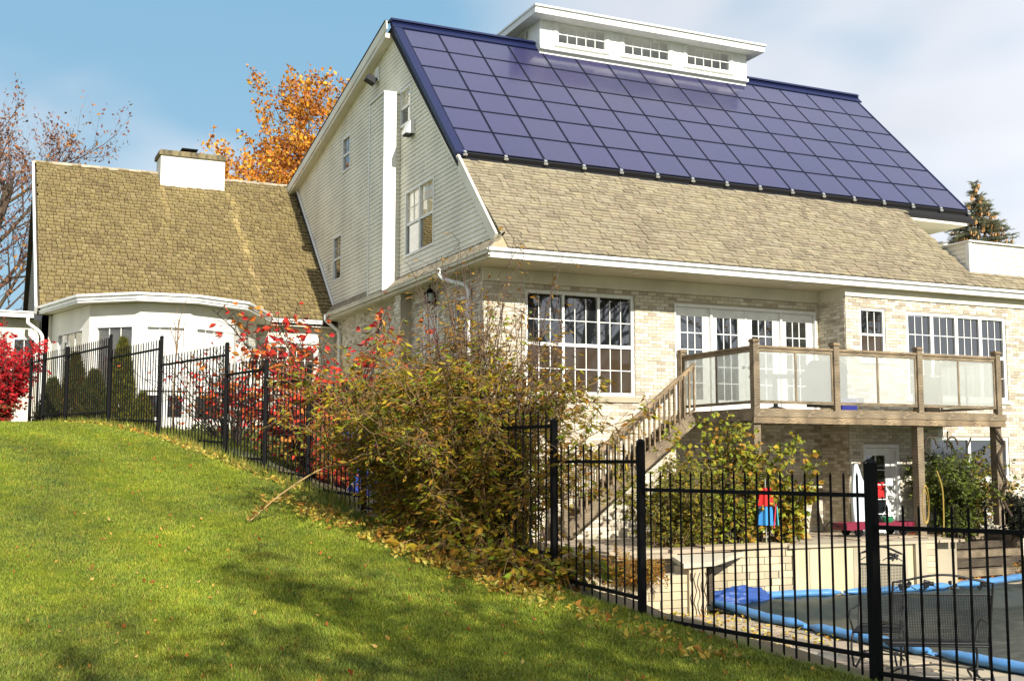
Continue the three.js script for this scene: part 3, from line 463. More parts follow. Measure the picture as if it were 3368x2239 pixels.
// ---------------------------------------------------------------- the shake-roofed wing with its bay
{
  const w = thing('house_wing', 'white wing with brown wood shake roof, chimney and faceted bay', 'house wing');
  const rf = sub(w, 'shake_roof'), eave = V(0, 5.70, -10.42), rid = V(0, 10.80, -16.02);
  part(rf, 'roof_deck', slabG([[-10.45, 5.62], [-16.02, 10.72], [-21.5, 5.6], [-21.2, 5.5], [-16.02, 10.5], [-10.6, 5.5]], [], 0, 7.95, (a, b, t) => [-8.0 + t, b, a]), mat.timber);
  const br = [[.205, .155, .062], [.222, .168, .068], [.190, .142, .056], [.240, .185, .080], [.208, .152, .066], [.228, .174, .066], [.165, .120, .050]];
  const bell = q => Math.exp(-q * q);   // pale washed streaks on the wood below the chimney corners
  shingles(rf, 'shake', -7.95, -.06, eave, rid, { exp: .172, w: [.08, .20], gap: .014, th: .062, jit: .018, raise: .05, tones: br, s: 6.1,
    stain: (x, s) => 1 + .6 * (bell((x + 2.25 - .02 * (7 - s) + .04 * Math.sin(s * 3)) / .10) * sstep(7, 6.4, s) + .7 * bell((x + 4.3) / .12) * sstep(4.2, 5.2, s) * sstep(7.2, 6.6, s) + .35 * sstep(.9, .4, Math.abs(x + 3.35)) * sstep(5.6, 6.5, s) * (s < 6.95 ? 1 : 0)),
    single: (x, s) => s > .5 && s < 5.2 && x > -2.0 });
  { const a = new Acc(); for (let x = -8.02; x < -.1; x += .27) { const c = pick([[.40, .34, .24], [.46, .40, .28], [.34, .28, .19]]), y = .02 * rnd(); for (const s of [1, -1]) a.obox(V(x + .14, 10.80 + y, -16.02 + s * .065), V(.15, .008 * gauss(), 0), V(0, -.05 * s * s, s * .062).multiplyScalar(s), V(0, .012, .010 * s), rgb(...c)); } part(rf, 'ridge_cap', a.geo(), mat.vcolMap, 'stuff'); }
  // west end wall and rake
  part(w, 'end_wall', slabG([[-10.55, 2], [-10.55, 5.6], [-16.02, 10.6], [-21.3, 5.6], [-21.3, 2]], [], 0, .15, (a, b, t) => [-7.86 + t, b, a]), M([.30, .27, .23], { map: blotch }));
  part(w, 'rake_board', new Acc().bar(V(-8.035, 5.62, -10.5), V(-8.035, 10.72, -16.0), .06, .24).geo(), mat.white);
  part(w, 'south_wall', slabG([[-7.85, 1.8], [-.02, 1.8], [-.02, 5.6], [-7.85, 5.6]], [[-2.2, -.56, 4.15, 5.02]], -.2, 0, (a, b, t) => [a, b, -10.75 + t]), mat.cream);
  makeWindow(w, 'wing_window', [-2.2, 4.15, -10.77], 0, 1.64, .87, [[.07, .79, .07, .80, 3, 2, mat.paneWarm], [.85, 1.57, .07, .80, 3, 2, mat.paneWarm]], { frame: .06, sill: 1, extra: [[.78, .86, .05, .82, -.1, 0]] });
  part(w, 'window_header', boxG(-2.2, -.56, 5.06, 5.22, -10.749, -10.70), mat.white);
  part(w, 'eave_gutter', new Acc().box(-2.2, -.5, 5.60, 5.70, -10.46, -10.36).box(-2.2, -.5, 5.665, 5.705, -10.36, -10.33).geo(), mat.white);
  part(w, 'eave_soffit', boxG(-7.9, -.05, 5.52, 5.55, -10.74, -10.46), mat.cream);
  // chimney
  const c = sub(w, 'chimney'); part(c, 'stack', boxG(-4.36, -2.38, 9.6, 11.29, -16.35, -15.40), M([.84, .83, .80], { roughness: .8, map: blotch, bumpMap: rough, bumpScale: .006 }));
  part(c, 'cap', new Acc().box(-4.42, -2.34, 11.29, 11.42, -16.42, -15.34).box(-4.38, -2.37, 11.421, 11.46, -16.38, -15.38).geo(), M([.36, .32, .20], { map: barkT, roughness: .95 }));
  part(c, 'flue_cap', new Acc().box(-3.68, -3.18, 11.62, 11.66, -16.2, -15.7).box(-3.6, -3.56, 11.46, 11.62, -16.1, -16.06).box(-3.3, -3.26, 11.46, 11.62, -16.1, -16.06).box(-3.6, -3.56, 11.46, 11.62, -15.82, -15.78).box(-3.3, -3.26, 11.46, 11.62, -15.82, -15.78).geo(), mat.black);
  part(c, 'step_flashing', new Acc().box(-4.40, -2.34, 10.18, 10.26, -15.399, -15.37).geo(), mat.metal);
  // ---- faceted bay
  const bay = sub(w, 'bay'), O = [[-7.97, -10.6], [-7.23, -7.8], [-5.99, -6.75], [-4.61, -6.64], [-3.24, -7.4], [-2.15, -9.6], [-1.85, -10.8]], I = [[-7.62, -10.5], [-6.93, -8.05], [-5.86, -7.12], [-4.70, -7.03], [-3.52, -7.68], [-2.55, -9.7], [-2.3, -10.6]];
  const ring = (pts, y0, y1, th, off = 0) => { const a = new Acc(); for (let k = 0; k < pts.length - 1; k++) { const [ax, az] = pts[k], [bx, bz] = pts[k + 1], d = V(bx - ax, 0, bz - az).normalize(), nn = V(-d.z, 0, d.x); // outward
      const e = off + .003 * 0; const A = V(ax, 0, az).addScaledVector(nn, e).addScaledVector(d, -e * .3), B = V(bx, 0, bz).addScaledVector(nn, e).addScaledVector(d, e * .3), A2 = A.clone().addScaledVector(nn, -th), B2 = B.clone().addScaledVector(nn, -th), f = (q, y) => q.clone().setY(y);
      a.hexa([f(A, y0), f(B, y0), f(B2, y0), f(A2, y0), f(A, y1), f(B, y1), f(B2, y1), f(A2, y1)]); } return a.geo(); };
  const Of = O.map(q => q), sgn = 1;
  part(bay, 'fascia', ring(Of, 5.52, 5.66, .03), mat.white); part(bay, 'gutter_lip', ring(Of, 5.662, 5.72, .1, .05), mat.white); part(bay, 'fascia_bead', ring(Of, 5.575, 5.595, .02, .025), mat.white);
  const poly = (pts, y, m, n) => { const g = new THREE.ShapeGeometry(new THREE.Shape(pts.map(q => new THREE.Vector2(q[0], -q[1])))); g.rotateX(-Math.PI / 2); g.translate(0, y, 0); return part(bay, n, g, m); };
  poly(O, 5.70, mat.timber, 'roof'); poly(O, 5.53, mat.cream, 'soffit');
  // facets: wall with openings, windows set in them
  const facets = [[[.16, .84, 3.45, 4.98, 'blind']], [[.12, .88, 3.30, 5.0, 'blind']], [[.10, .92, 3.50, 5.0, 'white'], [.10, .48, 2.74, 3.36, 'low'], [.54, .92, 2.74, 3.36, 'low']], [[.12, .80, 3.50, 5.0, 'white'], [.12, .72, 2.72, 3.36, 'low']], [[.08, .36, 3.45, 4.85, 'white'], [.52, .9, 3.45, 4.85, 'white']], []];
  for (let k = 0; k < 6; k++) {
    const [ax, az] = I[k], [bx, bz] = I[k + 1], L = Math.hypot(bx - ax, bz - az), turn = -Math.atan2(bz - az, bx - ax), dx = (bx - ax) / L, dz = (bz - az) / L, hs = facets[k].map(h => [h[0] * L, h[1] * L, h[2], h[3]]);
    part(bay, 'wall_facet', slabG([[0, 1.9], [L, 1.9], [L, 5.52], [0, 5.52]], hs, -.15, 0, (a, b, t) => [ax + dx * a - dz * t, b, az + dz * a + dx * t]), mat.whiteWall);
    facets[k].forEach((h, i) => { const W = (h[1] - h[0]) * L, H = h[3] - h[2], o = [ax + dx * h[0] * L, h[2], az + dz * h[0] * L];
      const low = h[4] === 'low', g = makeWindow(w, low ? 'cellar_window' : 'bay_window', o, turn, W, H, low ? [[.05, W - .05, .05, H - .05, 1, 1, mat.pane]] : [[.06, W - .06, .06, H - .06, W > .7 ? 3 : 2, 1, mat.clear, .014]], { frame: .05, depth: .1, inset: .04, sill: !low });
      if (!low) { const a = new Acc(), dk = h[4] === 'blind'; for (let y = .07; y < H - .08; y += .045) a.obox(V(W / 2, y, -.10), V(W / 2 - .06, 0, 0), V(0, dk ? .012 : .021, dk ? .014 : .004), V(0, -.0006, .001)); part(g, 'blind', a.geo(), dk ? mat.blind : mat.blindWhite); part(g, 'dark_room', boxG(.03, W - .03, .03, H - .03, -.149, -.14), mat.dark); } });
  }
  // ---- low annex at the west end
  part(w, 'annex_wall', slabG([[-13, 1.8], [-7.9, 1.8], [-7.9, 5.45], [-13, 5.45]], [[-8.55, -7.95, 3.9, 4.97]], -.2, 0, (a, b, t) => [a, b, -11.2 + t]), mat.cream);
  part(w, 'annex_pillar', boxG(-7.86, -7.52, 1.8, 5.5, -10.95, -10.55), mat.cream);
  part(w, 'annex_roof', new Acc().box(-13, -8.05, 5.45, 5.5, -16, -10.8).geo(), mat.timber);
  part(w, 'annex_gutter', new Acc().box(-13, -8.05, 5.45, 5.6, -10.9, -10.79).box(-13, -8.05, 5.57, 5.61, -10.79, -10.75).box(-8.04, -7.62, 5.58, 5.72, -10.72, -10.55).geo(), mat.white);
  makeWindow(w, 'annex_window', [-8.55, 3.9, -11.2], 0, .6, 1.07, [[.06, .54, .06, 1.0, 2, 2, mat.pane]], { frame: .06 });
  part(w, 'downspout', new Acc().tube(new THREE.CatmullRomCurve3([V(-8.2, 5.45, -10.7), V(-8.2, 5.3, -10.7), V(-7.95, 5.1, -10.6), V(-7.85, 4.9, -10.5), V(-7.85, 2.2, -10.5)], false, 'catmullrom', .1).getPoints(20), .045, 8).geo(), mat.white);
}
// ---------------------------------------------------------------- raised deck with frosted glass railing
const DX = [4.7, 6.72, 8.97, 11.25], DZ = 2.75, DY = 2.80;
{
  const d = thing('wooden_deck', 'weathered raised wooden deck with frosted glass railing panels', 'deck');
  const cut = (n, g, m = mat.deckWood) => part(d, n, g, m);
  for (let k = 0; k < 19; k++) cut('floor_board', boxG(4.66, 11.36, DY - .03, DY, .03 + k * .143, .03 + k * .143 + .137), k % 3 ? mat.deckWood : mat.deckWood2);
  cut('rim_board', boxG(4.6, 11.40, DY - .17, DY - .031, DZ + .06, DZ + .10)); cut('beam', boxG(4.6, 11.38, DY - .30, DY - .172, DZ + .03, DZ + .085), mat.deckWood2); cut('rim_board', boxG(4.60, 4.64, DY - .25, DY - .031, .03, DZ + .058)); cut('rim_board', boxG(11.36, 11.40, DY - .25, DY - .031, .03, DZ + .058));
  for (let x = 4.9; x < 11.3; x += .41) cut('joist', boxG(x, x + .04, DY - .22, DY - .031, .03, DZ + .028));
  const post = (x, z, y0) => { const p = cut('post', new Acc().box(x - .068, x + .068, y0, 4.12, z - .068, z + .068).geo()); part(p, 'post_cap', new Acc().box(x - .09, x + .09, 4.121, 4.15, z - .09, z + .09).box(x - .075, x + .075, 4.151, 4.18, z - .075, z + .075).geo(), mat.deckWood2); };
  for (const x of DX) post(x, DZ, DY - .03); post(4.7, .12, DY - .03);
  for (const x of [4.72, 8.95, 11.22]) cut('support_post', boxG(x - .085, x + .085, x > 11 ? .35 : .15, DY - .17, DZ - .15, DZ + .025));
  const pane = (x0, z0, x1, z1) => {
    const A = V(x0, 0, z0), B = V(x1, 0, z1), D = B.clone().sub(A), L = D.length(); D.normalize(); const at = (s, y) => A.clone().addScaledVector(D, s).setY(y), m = L / 2;
    cut('top_rail', new Acc().bar(at(.07, 4.03), at(L - .07, 4.03), .09, .045).geo(), mat.deckWood2); cut('sub_rail', new Acc().bar(at(.07, 3.965), at(L - .07, 3.965), .04, .07).geo()); cut('bottom_rail', new Acc().bar(at(.07, 2.925), at(L - .07, 2.925), .05, .06).geo());
    for (const s of [.09, L - .09]) cut('stile', new Acc().bar(at(s, 2.956), at(s, 3.929), .04, .04).geo(), mat.deckWood); cut('mullion', new Acc().bar(at(m, 2.956), at(m, 3.929), .035, .045).geo(), mat.deckWood);
    for (const [s0, s1] of [[.112, m - .02], [m + .02, L - .112]]) cut('glass_panel', new Acc().bar(at(s0, 3.443), at(s1, 3.443), .008, .97).geo(), mat.frosted);
  };
  for (let k = 0; k < 3; k++) pane(DX[k], DZ, DX[k + 1], DZ); pane(4.7, .12, 4.7, DZ);
  pane(11.25, DZ, 11.25, 1.0);
}
{ // things standing on the deck, seen through the frosted glass
  const t = thing('patio_table', 'round dark patio table on the deck behind frosted glass', 'table', [6.0, DY, 1.7]);
  part(t, 'table_top', new THREE.CylinderGeometry(.55, .55, .04, 28).translate(0, .73, 0), mat.dark); part(t, 'pedestal', new THREE.LatheGeometry([[.28, 0], [.26, .04], [.05, .1], [.05, .7]].map(q => new THREE.Vector2(...q)), 18), mat.dark);
  const g = thing('covered_grill', 'barbecue grill with rounded black lid on the deck', 'grill', [7.2, DY, 1.9]);
  part(g, 'cabinet', boxG(-.35, .35, .1, .8, -.25, .25), mat.dark); part(g, 'lid', new THREE.CylinderGeometry(.28, .28, .7, 18, 1, false, 0, Math.PI).rotateZ(Math.PI / 2).rotateX(0).translate(0, .81, 0), mat.black); part(g, 'side_shelf', boxG(-.65, -.36, .74, .78, -.22, .22), mat.timber);
  const b = thing('deck_planter', 'square planter box with small bush on the deck', 'planter', [9.9, DY, 2.0]); part(b, 'box', boxG(-.2, .2, 0, .42, -.2, .2), mat.timber); part(b, 'bush', new THREE.IcosahedronGeometry(.26, 2).translate(0, .6, 0), M([.05, .08, .02]));
  const bl = thing('blue_crate', 'blue plastic crate on the deck floor behind the glass', 'crate', [7.35, DY, 2.3]); part(bl, 'body', bars([[-.2, .2, 0, .03, -.14, .14], [-.2, -.18, .03, .24, -.14, .14], [.18, .2, .03, .24, -.14, .14], [-.18, .18, .03, .24, -.14, -.12], [-.18, .18, .03, .24, .12, .14]]), M([.06, .07, .45], { roughness: .4 })); part(bl, 'rim', bars([[-.22, .22, .241, .26, .14, .16], [-.22, .22, .241, .26, -.16, -.14]]), M([.06, .07, .45]));
}
// ---------------------------------------------------------------- deck stairs
{
  const s = thing('deck_stairs', 'steep wooden stairs with slatted handrail going up to the deck', 'stairs');
  const n = 14, x0 = 4.58, y0 = DY - .06, x1 = 1.36, y1 = .2, za = .06, zb = .74;
  const P = (t, dy, z) => V(lerp(x0, x1, t), lerp(y0, y1, t) + dy, z);
  for (const z of [za, zb]) part(s, 'stringer', new Acc().bar(P(0, -.08, z), P(1, -.0, z), .045, .26).geo(), mat.deckWood);
  for (let k = 1; k < n; k++) { const t = k / n; part(s, 'tread', boxG(lerp(x0, x1, t) - .15, lerp(x0, x1, t) + .13, lerp(y0, y1, t) + .02, lerp(y0, y1, t) + .058, za + .025, zb - .025), k % 2 ? mat.deckWood : mat.deckWood2); }
  for (const z of [zb + .045]) { part(s, 'handrail', new Acc().bar(P(.0, 1.08, z), P(.95, 1.08, z), .09, .05).bar(P(.0, 1.02, z), P(.95, 1.02, z), .04, .06).geo(), mat.deckWood2); part(s, 'bottom_rail', new Acc().bar(P(0, .12, z), P(.95, .12, z), .04, .05).geo(), mat.deckWood);
    for (let k = 0; k < 24; k++) { const t = .01 + k / 24 * .93; part(s, 'baluster', new Acc().bar(P(t, .12, z + .03), P(t, 1.03, z + .03), .036, .036).geo(), k % 4 === 2 ? mat.deckWood : mat.deckWood2); } part(s, 'newel_post', boxG(lerp(x0, x1, .97) - .05, lerp(x0, x1, .97) + .05, .15, 1.35, z - .05, z + .05), mat.deckWood); }
}
// ---------------------------------------------------------------- black metal fence stepping down the slope
const posts = [[2.63, 8.7, 1.75, .155], [1.14, 10.5, 1.93, .326], [.41, 11.6, 2.15, .6], [-1.15, 13.6, 2.55, .95], [-1.8, 14.4, 2.72, 1.12], [-2.69, 15.6, 3.01, 1.34], [-3.47, 16.6, 3.17, 1.58], [-4.3, 17.7, 3.52, 1.75], [-5.86, 19.6, 3.82, 2.16], [-7.36, 21.5, 4.05, 2.49], [-8.9, 23.5, 4.02, 2.56], [-9.8, 24.6, 3.99, 2.56], [-10.4, 25.4, 3.96, 2.55]];
const toWorld = (l, d) => [-9.5 + .9081 * l + .4187 * d, 22 + .4187 * l - .9081 * d];
{
  const f = thing('metal_fence', 'black metal picket fence stepping down the lawn edge', 'fence');
  const bolt = new THREE.SphereGeometry(.014, 8, 6), ends = [[4.35, 7.35, 1.45, .0], ...posts];
  const rail = [1.27, 1.50, 1.745, 2.09, 2.27, 2.58, 2.83, 3.04, 3.34, 3.62, 3.85, 3.86, 3.86];   // top rail height of the span between posts k-1 and k
  ends.forEach(([l, d, top, bot], k) => {
    const [x, z] = toWorld(l, d), g = Math.min(bot, groundY(x, z)) - .1, w = k === 1 ? .035 : .029;
    const p = part(f, 'post', new Acc().box(x - w, x + w, g, top - .012, z - w, z + w).geo(), mat.black); part(p, 'post_cap', new Acc().hexa([V(x - w - .006, top - .011, z + w + .006), V(x + w + .006, top - .011, z + w + .006), V(x + w + .006, top - .011, z - w - .006), V(x - w - .006, top - .011, z - w - .006), V(x - .012, top + .016, z + .012), V(x + .012, top + .016, z + .012), V(x + .012, top + .016, z - .012), V(x - .012, top + .016, z - .012)]).geo(), mat.black);
    if (!k) return; const [l0, d0, , b0] = ends[k - 1], [xa, za] = toWorld(l0, d0), A = V(xa, 0, za), B = V(x, 0, z), L = A.distanceTo(B), D = B.clone().sub(A).normalize(), at = (s, y) => A.clone().addScaledVector(D, s).setY(y);
    const yt = rail[k - 1], lo = Math.max(lerp(b0, bot, .5), Math.min(b0, bot)) , yb0 = b0 + .13, yb1 = bot + .13, drop = k === 1 ? .0 : 0;
    part(f, 'top_rail', new Acc().bar(at(.02, yt), at(L - .02, yt), .03, .032).geo(), mat.black); part(f, 'bottom_rail', new Acc().bar(at(.02, lerp(yb0, yb1, .35)), at(L - .02, lerp(yb0, yb1, .65)), .03, .032).geo(), mat.black);
    const n = Math.round(L / .118); for (let i = 1; i < n; i++) { const s = i * L / n, gy = lerp(b0, bot, s / L) + .04; part(f, 'picket', new Acc().tube([at(s, gy), at(s, yt + .14), at(s, yt + .165)], [.0095, .0095, .003], 6, null, true).geo(), mat.black); }
    part(f, 'bolt', bolt, mat.metal).position.copy(at(.03, yt + .004));
  });
}
// ---------------------------------------------------------------- patio, retaining wall, pool terrace
const flagTones = [[.42, .35, .26], [.47, .40, .29], [.39, .31, .24], [.44, .36, .25], [.36, .32, .26]].map(c => M(c, { roughness: .9, map: blotch, bumpMap: rough, bumpScale: .006 }));
function flags(parent, x0, x1, z0, z1, y, size, skip) {
  for (let z = z0; z < z1; ) { const dz = Math.min(rr(size * .7, size * 1.15), z1 - z); for (let x = x0 - rr(0, size); x < x1; ) { const dx = rr(size * .7, size * 1.7), a = Math.max(x, x0), b = Math.min(x + dx, x1); x += dx; if (b - a < .1 || dz < .1 || (skip && skip((a + b) / 2, z + dz / 2))) continue;
      const j = () => rr(-.02, .02), t = y + rr(-.006, .006), q = [[a + .02 + j(), z + dz - .02 + j()], [b - .02 + j(), z + dz - .02 + j()], [b - .02 + j(), z + .02 + j()], [a + .02 + j(), z + .02 + j()]];
      part(parent, 'flagstone', new Acc().hexa([...q.map(p => V(p[0], t - .05, p[1])), ...q.map(p => V(p[0], t, p[1]))]).geo(), pick(flagTones)); } z += dz; }
}
{
  const p = thing('patio', 'stone patio under the deck', 'patio'); tag(p, null, null, null, 'structure'); delete p.userData.category;
  part(p, 'patio_base', boxG(.7, 9.0, -1.2, .13, .0, 3.62), mat.concrete); flags(p, .7, 9.0, .96, 3.9, .18, .6);
  const pd = thing('pool_terrace', 'flagstone terrace around the covered pool', 'terrace'); tag(pd, null, null, null, 'structure'); delete pd.userData.category;
  part(pd, 'terrace_base', new Acc().box(-1.6, 2.15, -1.3, -.805, 5.4, 13.5).box(.9, 12, -1.3, -.806, 3.95, 4.5).box(8.2, 16, -1.3, -.807, 1.0, 3.94).geo(), mat.mortar);
  flags(pd, -1.5, 2.2, 5.5, 12.6, -.75, .62, (x, z) => x < -1.2 + (z > 9 ? .9 : 0)); flags(pd, 8.2, 15.5, 1.05, 3.9, -.75, .6);
}
{ // retaining wall: coursed blocks, a plastered length and a brick end pier
  const r = thing('retaining_wall', 'low retaining wall of buff blocks and plaster below the patio', 'wall');
  const tones = [[.52, .45, .31], [.47, .40, .27], [.56, .49, .35], [.44, .38, .27]].map(c => M(c, { roughness: .95, map: blotch, bumpMap: rough, bumpScale: .008 }));
  const block = (x0, x1, y0, y1, z0, z1) => { const e = .012, a = new Acc(); a.hexa([V(x0, y0, z1), V(x1, y0, z1), V(x1, y0, z0), V(x0, y0, z0), V(x0, y1, z1), V(x1, y1, z1), V(x1, y1, z0), V(x0, y1, z0)]); return part(r, 'block', a.geo(), pick(tones)); };
  part(r, 'backing', boxG(1.7, 8.2, -1.2, .12, 3.64, 3.82), mat.mortar);
  for (let k = 0; k < 7; k++) { const y = -.8 + k * .132; for (let x = 2.5 - (k % 2) * .16; x < 4.55; x += .33) block(Math.max(x, 2.35), Math.min(x + .318, 4.62), y, y + .122, 3.7, 3.88 + rr(0, .025)); }
  part(r, 'plaster_face', slabG([[4.64, -1.2], [7.55, -1.2], [7.55, .125], [4.64, .125]], [], 0, .09, (a, b, t) => [a, b, 3.83 + t + .012 * Math.sin(a * 5.3) * 0]), mat.render);
  part(r, 'plaster_panel', boxG(5.0, 5.9, -.8, .1, 3.921, 3.935), mat.render); part(r, 'plaster_panel', boxG(6.05, 7.4, -.8, .1, 3.921, 3.932), mat.concrete);
  part(r, 'end_pier', boxG(7.56, 7.85, -1.2, .125, 3.75, 3.99), mat.concrete); for (let k = 0; k < 8; k++) block(7.86, 8.1 + (k % 2) * .03, -.8 + k * .116, -.69 + k * .116, 3.72, 3.98);
  part(r, 'coping', new Acc().box(4.5, 8.15, .131, .185, 3.66, 3.98).geo(), mat.concrete);
  const ss = [[.6, 1.9, 3.2, 4.3], [1.0, 2.4, 2.9, 3.9], [1.9, 3.2, 3.4, 4.05], [2.6, 4.5, 3.5, 4.02]]; ss.forEach(([a, b, c, d], k) => part(r, 'coping_stone', new Acc().hexa([V(a, .06 + k * .03, d), V(b, .06 + k * .03, d - .1), V(b, .06 + k * .03, c), V(a + .1, .06 + k * .03, c), V(a, .13 + k * .03, d), V(b, .13 + k * .03, d - .1), V(b, .13 + k * .03, c), V(a + .1, .13 + k * .03, c)]).geo(), flagTones[k % 5]));
  // planter wall in front
  const q = thing('planter_wall', 'buff block planter wall beside the pool with creeper stems', 'wall');
  for (let k = 0; k < 5; k++) { const y = -.8 + k * .135; for (let x = -.5 - (k % 2) * .2; x < 1.45; x += .42) part(q, 'block', boxG(Math.max(x, -.5), Math.min(x + .41, 1.5), y, y + .126, 4.75, 5.1 + rr(0, .02)), pick(tones)); }
  part(q, 'end_pier', boxG(1.51, 1.85, -.85, -.02, 4.7, 5.16), tones[2]); part(q, 'creeper', (() => { const a = new Acc(); for (let i = 0; i < 5; i++) { const p = []; for (let j = 0; j < 8; j++) p.push(V(1.55 + i * .07 + .03 * Math.sin(j * 1.7 + i), -.8 + j * .1, 5.175)); a.tube(p, .006, 4); } return a.geo(); })(), mat.twig);
  const sl = thing('stone_slab', 'pale stone slab laid as a bench across the planter wall', 'slab'); part(sl, 'slab', new Acc().hexa([V(1.35, -.015, 5.25), V(2.0, -.0, 5.2), V(3.45, .03, 4.0), V(1.9, .03, 3.95), V(1.35, .06, 5.25), V(2.0, .075, 5.2), V(3.45, .10, 4.0), V(1.9, .10, 3.95)]).geo(), M([.62, .57, .45], { roughness: .9, map: blotch })); part(sl, 'prop', boxG(2.35, 2.43, -.8, -.01, 4.4, 4.5), mat.timber);
  const lt = thing('edging_timber', 'squared landscape timber lying just behind the fence', 'timber'); part(lt, 'beam', new Acc().bar(V(-3.05, -.12, 13.3), V(-2.2, -.16, 14.35), .16, .16).geo(), mat.timber);
  const ts = thing('timber_steps', 'stacked dark timber steps beside the deck post', 'steps');
  for (let k = 0; k < 5; k++) part(ts, 'tread', new Acc().bar(V(9.3 + k * .1, -.62 + k * .17, 2.95 - k * .28), V(12.3, -.62 + k * .17, 2.75 - k * .28), .28, .14).geo(), k % 2 ? mat.timber : mat.deckWood);
  part(ts, 'side_post', boxG(9.05, 9.22, -.8, -.2, 2.9, 3.1), mat.timber); part(ts, 'bed_fill', boxG(9.2, 13, -.9, .1, 1.0, 1.7), M([.10, .07, .04], { map: blotch }));
}
{ // pool cover and water tubes
  const g = new THREE.PlaneGeometry(9.6, 8.6, 96, 86); g.rotateX(-Math.PI / 2); const p = g.attributes.position;
  for (let i = 0; i < p.count; i++) { const x = p.getX(i) + 6.75, z = p.getZ(i) + 8.5, e = Math.min(x - 1.95, 11.6 - x, z - 4.2, 12.8 - z); p.setXYZ(i, x, -.735 - .30 * sstep(.2, 1.2, e) + .03 * fbm(x * 1.7, z * 1.7, 3, 3) + .09 * Math.abs(fbm(x * 1.1 + z * .7, z * 2.6 - x * .6, 8, 4)), z); } g.computeVertexNormals();
  solo('pool_cover', g, M([.010, .020, .021], { roughness: .36, bumpMap: rough, bumpScale: .012 }), 'dark green tarpaulin cover sagging over the pool', 'pool cover');
  const blue = M([.09, .27, .58], { roughness: .42, map: blotch });
  const tube = (pts, label) => { const c = new THREE.CatmullRomCurve3(pts.map(q => V(...q))), P = c.getPoints(40), R = P.map((_, i) => { const t = i / 40; return .115 * Math.min(1, .35 + 6 * Math.min(t, 1 - t)) * (1 + .16 * fbm(i * .31, pts[0][0] * 3, pts[0][2], 3) + .06 * Math.sin(i * .9)); }), a = new Acc().tube(P, R, 12, null, true).geo(); const q = a.attributes.position; for (let i = 0; i < q.count; i++) { const y = q.getY(i); q.setY(i, -.75 + (y + .75 + .03) * .62); } a.computeVertexNormals();
    const t = thing('water_tube', label, 'water tube', [0, 0, 0], 0, 'blue water tubes holding the pool cover'); part(t, 'tube', a, blue); const e = P[40], n = P[40].clone().sub(P[38]).normalize(); part(t, 'end_flap', new Acc().bar(e.clone().setY(-.70), e.clone().addScaledVector(n, .12).setY(-.71), .15, .012).geo(), blue); };
  tube([[2.35, -.68, 4.6], [2.15, -.66, 5.6], [1.98, -.67, 6.6], [1.95, -.66, 7.6]], 'blue water tube at the pool corner nearest the planter wall');
  tube([[1.93, -.66, 7.75], [1.88, -.66, 8.6], [1.86, -.66, 9.6], [1.86, -.66, 10.2]], 'blue water tube along the pool edge behind the love seat');
  tube([[1.87, -.66, 10.35], [1.9, -.66, 11.2], [1.93, -.66, 12.2], [1.95, -.66, 13]], 'blue water tube at the bottom right corner of the picture');
  tube([[2.9, -.66, 4.2], [3.7, -.67, 4.12], [4.6, -.66, 4.18], [5.4, -.66, 4.3]], 'blue water tube against the plastered retaining wall');
  tube([[5.5, -.66, 4.3], [6.4, -.66, 4.35], [7.2, -.66, 4.33], [8.2, -.66, 4.25]], 'blue water tube in front of the end pier of the retaining wall');
  tube([[8.3, -.66, 4.25], [9.3, -.66, 4.05], [10.3, -.66, 3.75], [11.6, -.66, 3.3]], 'blue water tube below the timber steps at the far right');
  const tp = new THREE.SphereGeometry(1, 72, 40); const q = tp.attributes.position; for (let i = 0; i < q.count; i++) { const x = q.getX(i), y = q.getY(i), z = q.getZ(i), w = 1 + .55 * fbm(x * 1.8, y * 1.8, z * 1.8, 2) + .35 * Math.abs(fbm(x * 5 + y * 3, y * 6, z * 5, 4)); q.setXYZ(i, 3.15 + x * .62 * w, -.74 + Math.max(0, y) * .24 * w, 4.25 + z * .28 * w); } tp.computeVertexNormals();
  solo('tarp_bundle', tp, M([.02, .065, .25], { roughness: .5 }), 'crumpled dark blue tarp bundle at the pool corner', 'tarp');
}
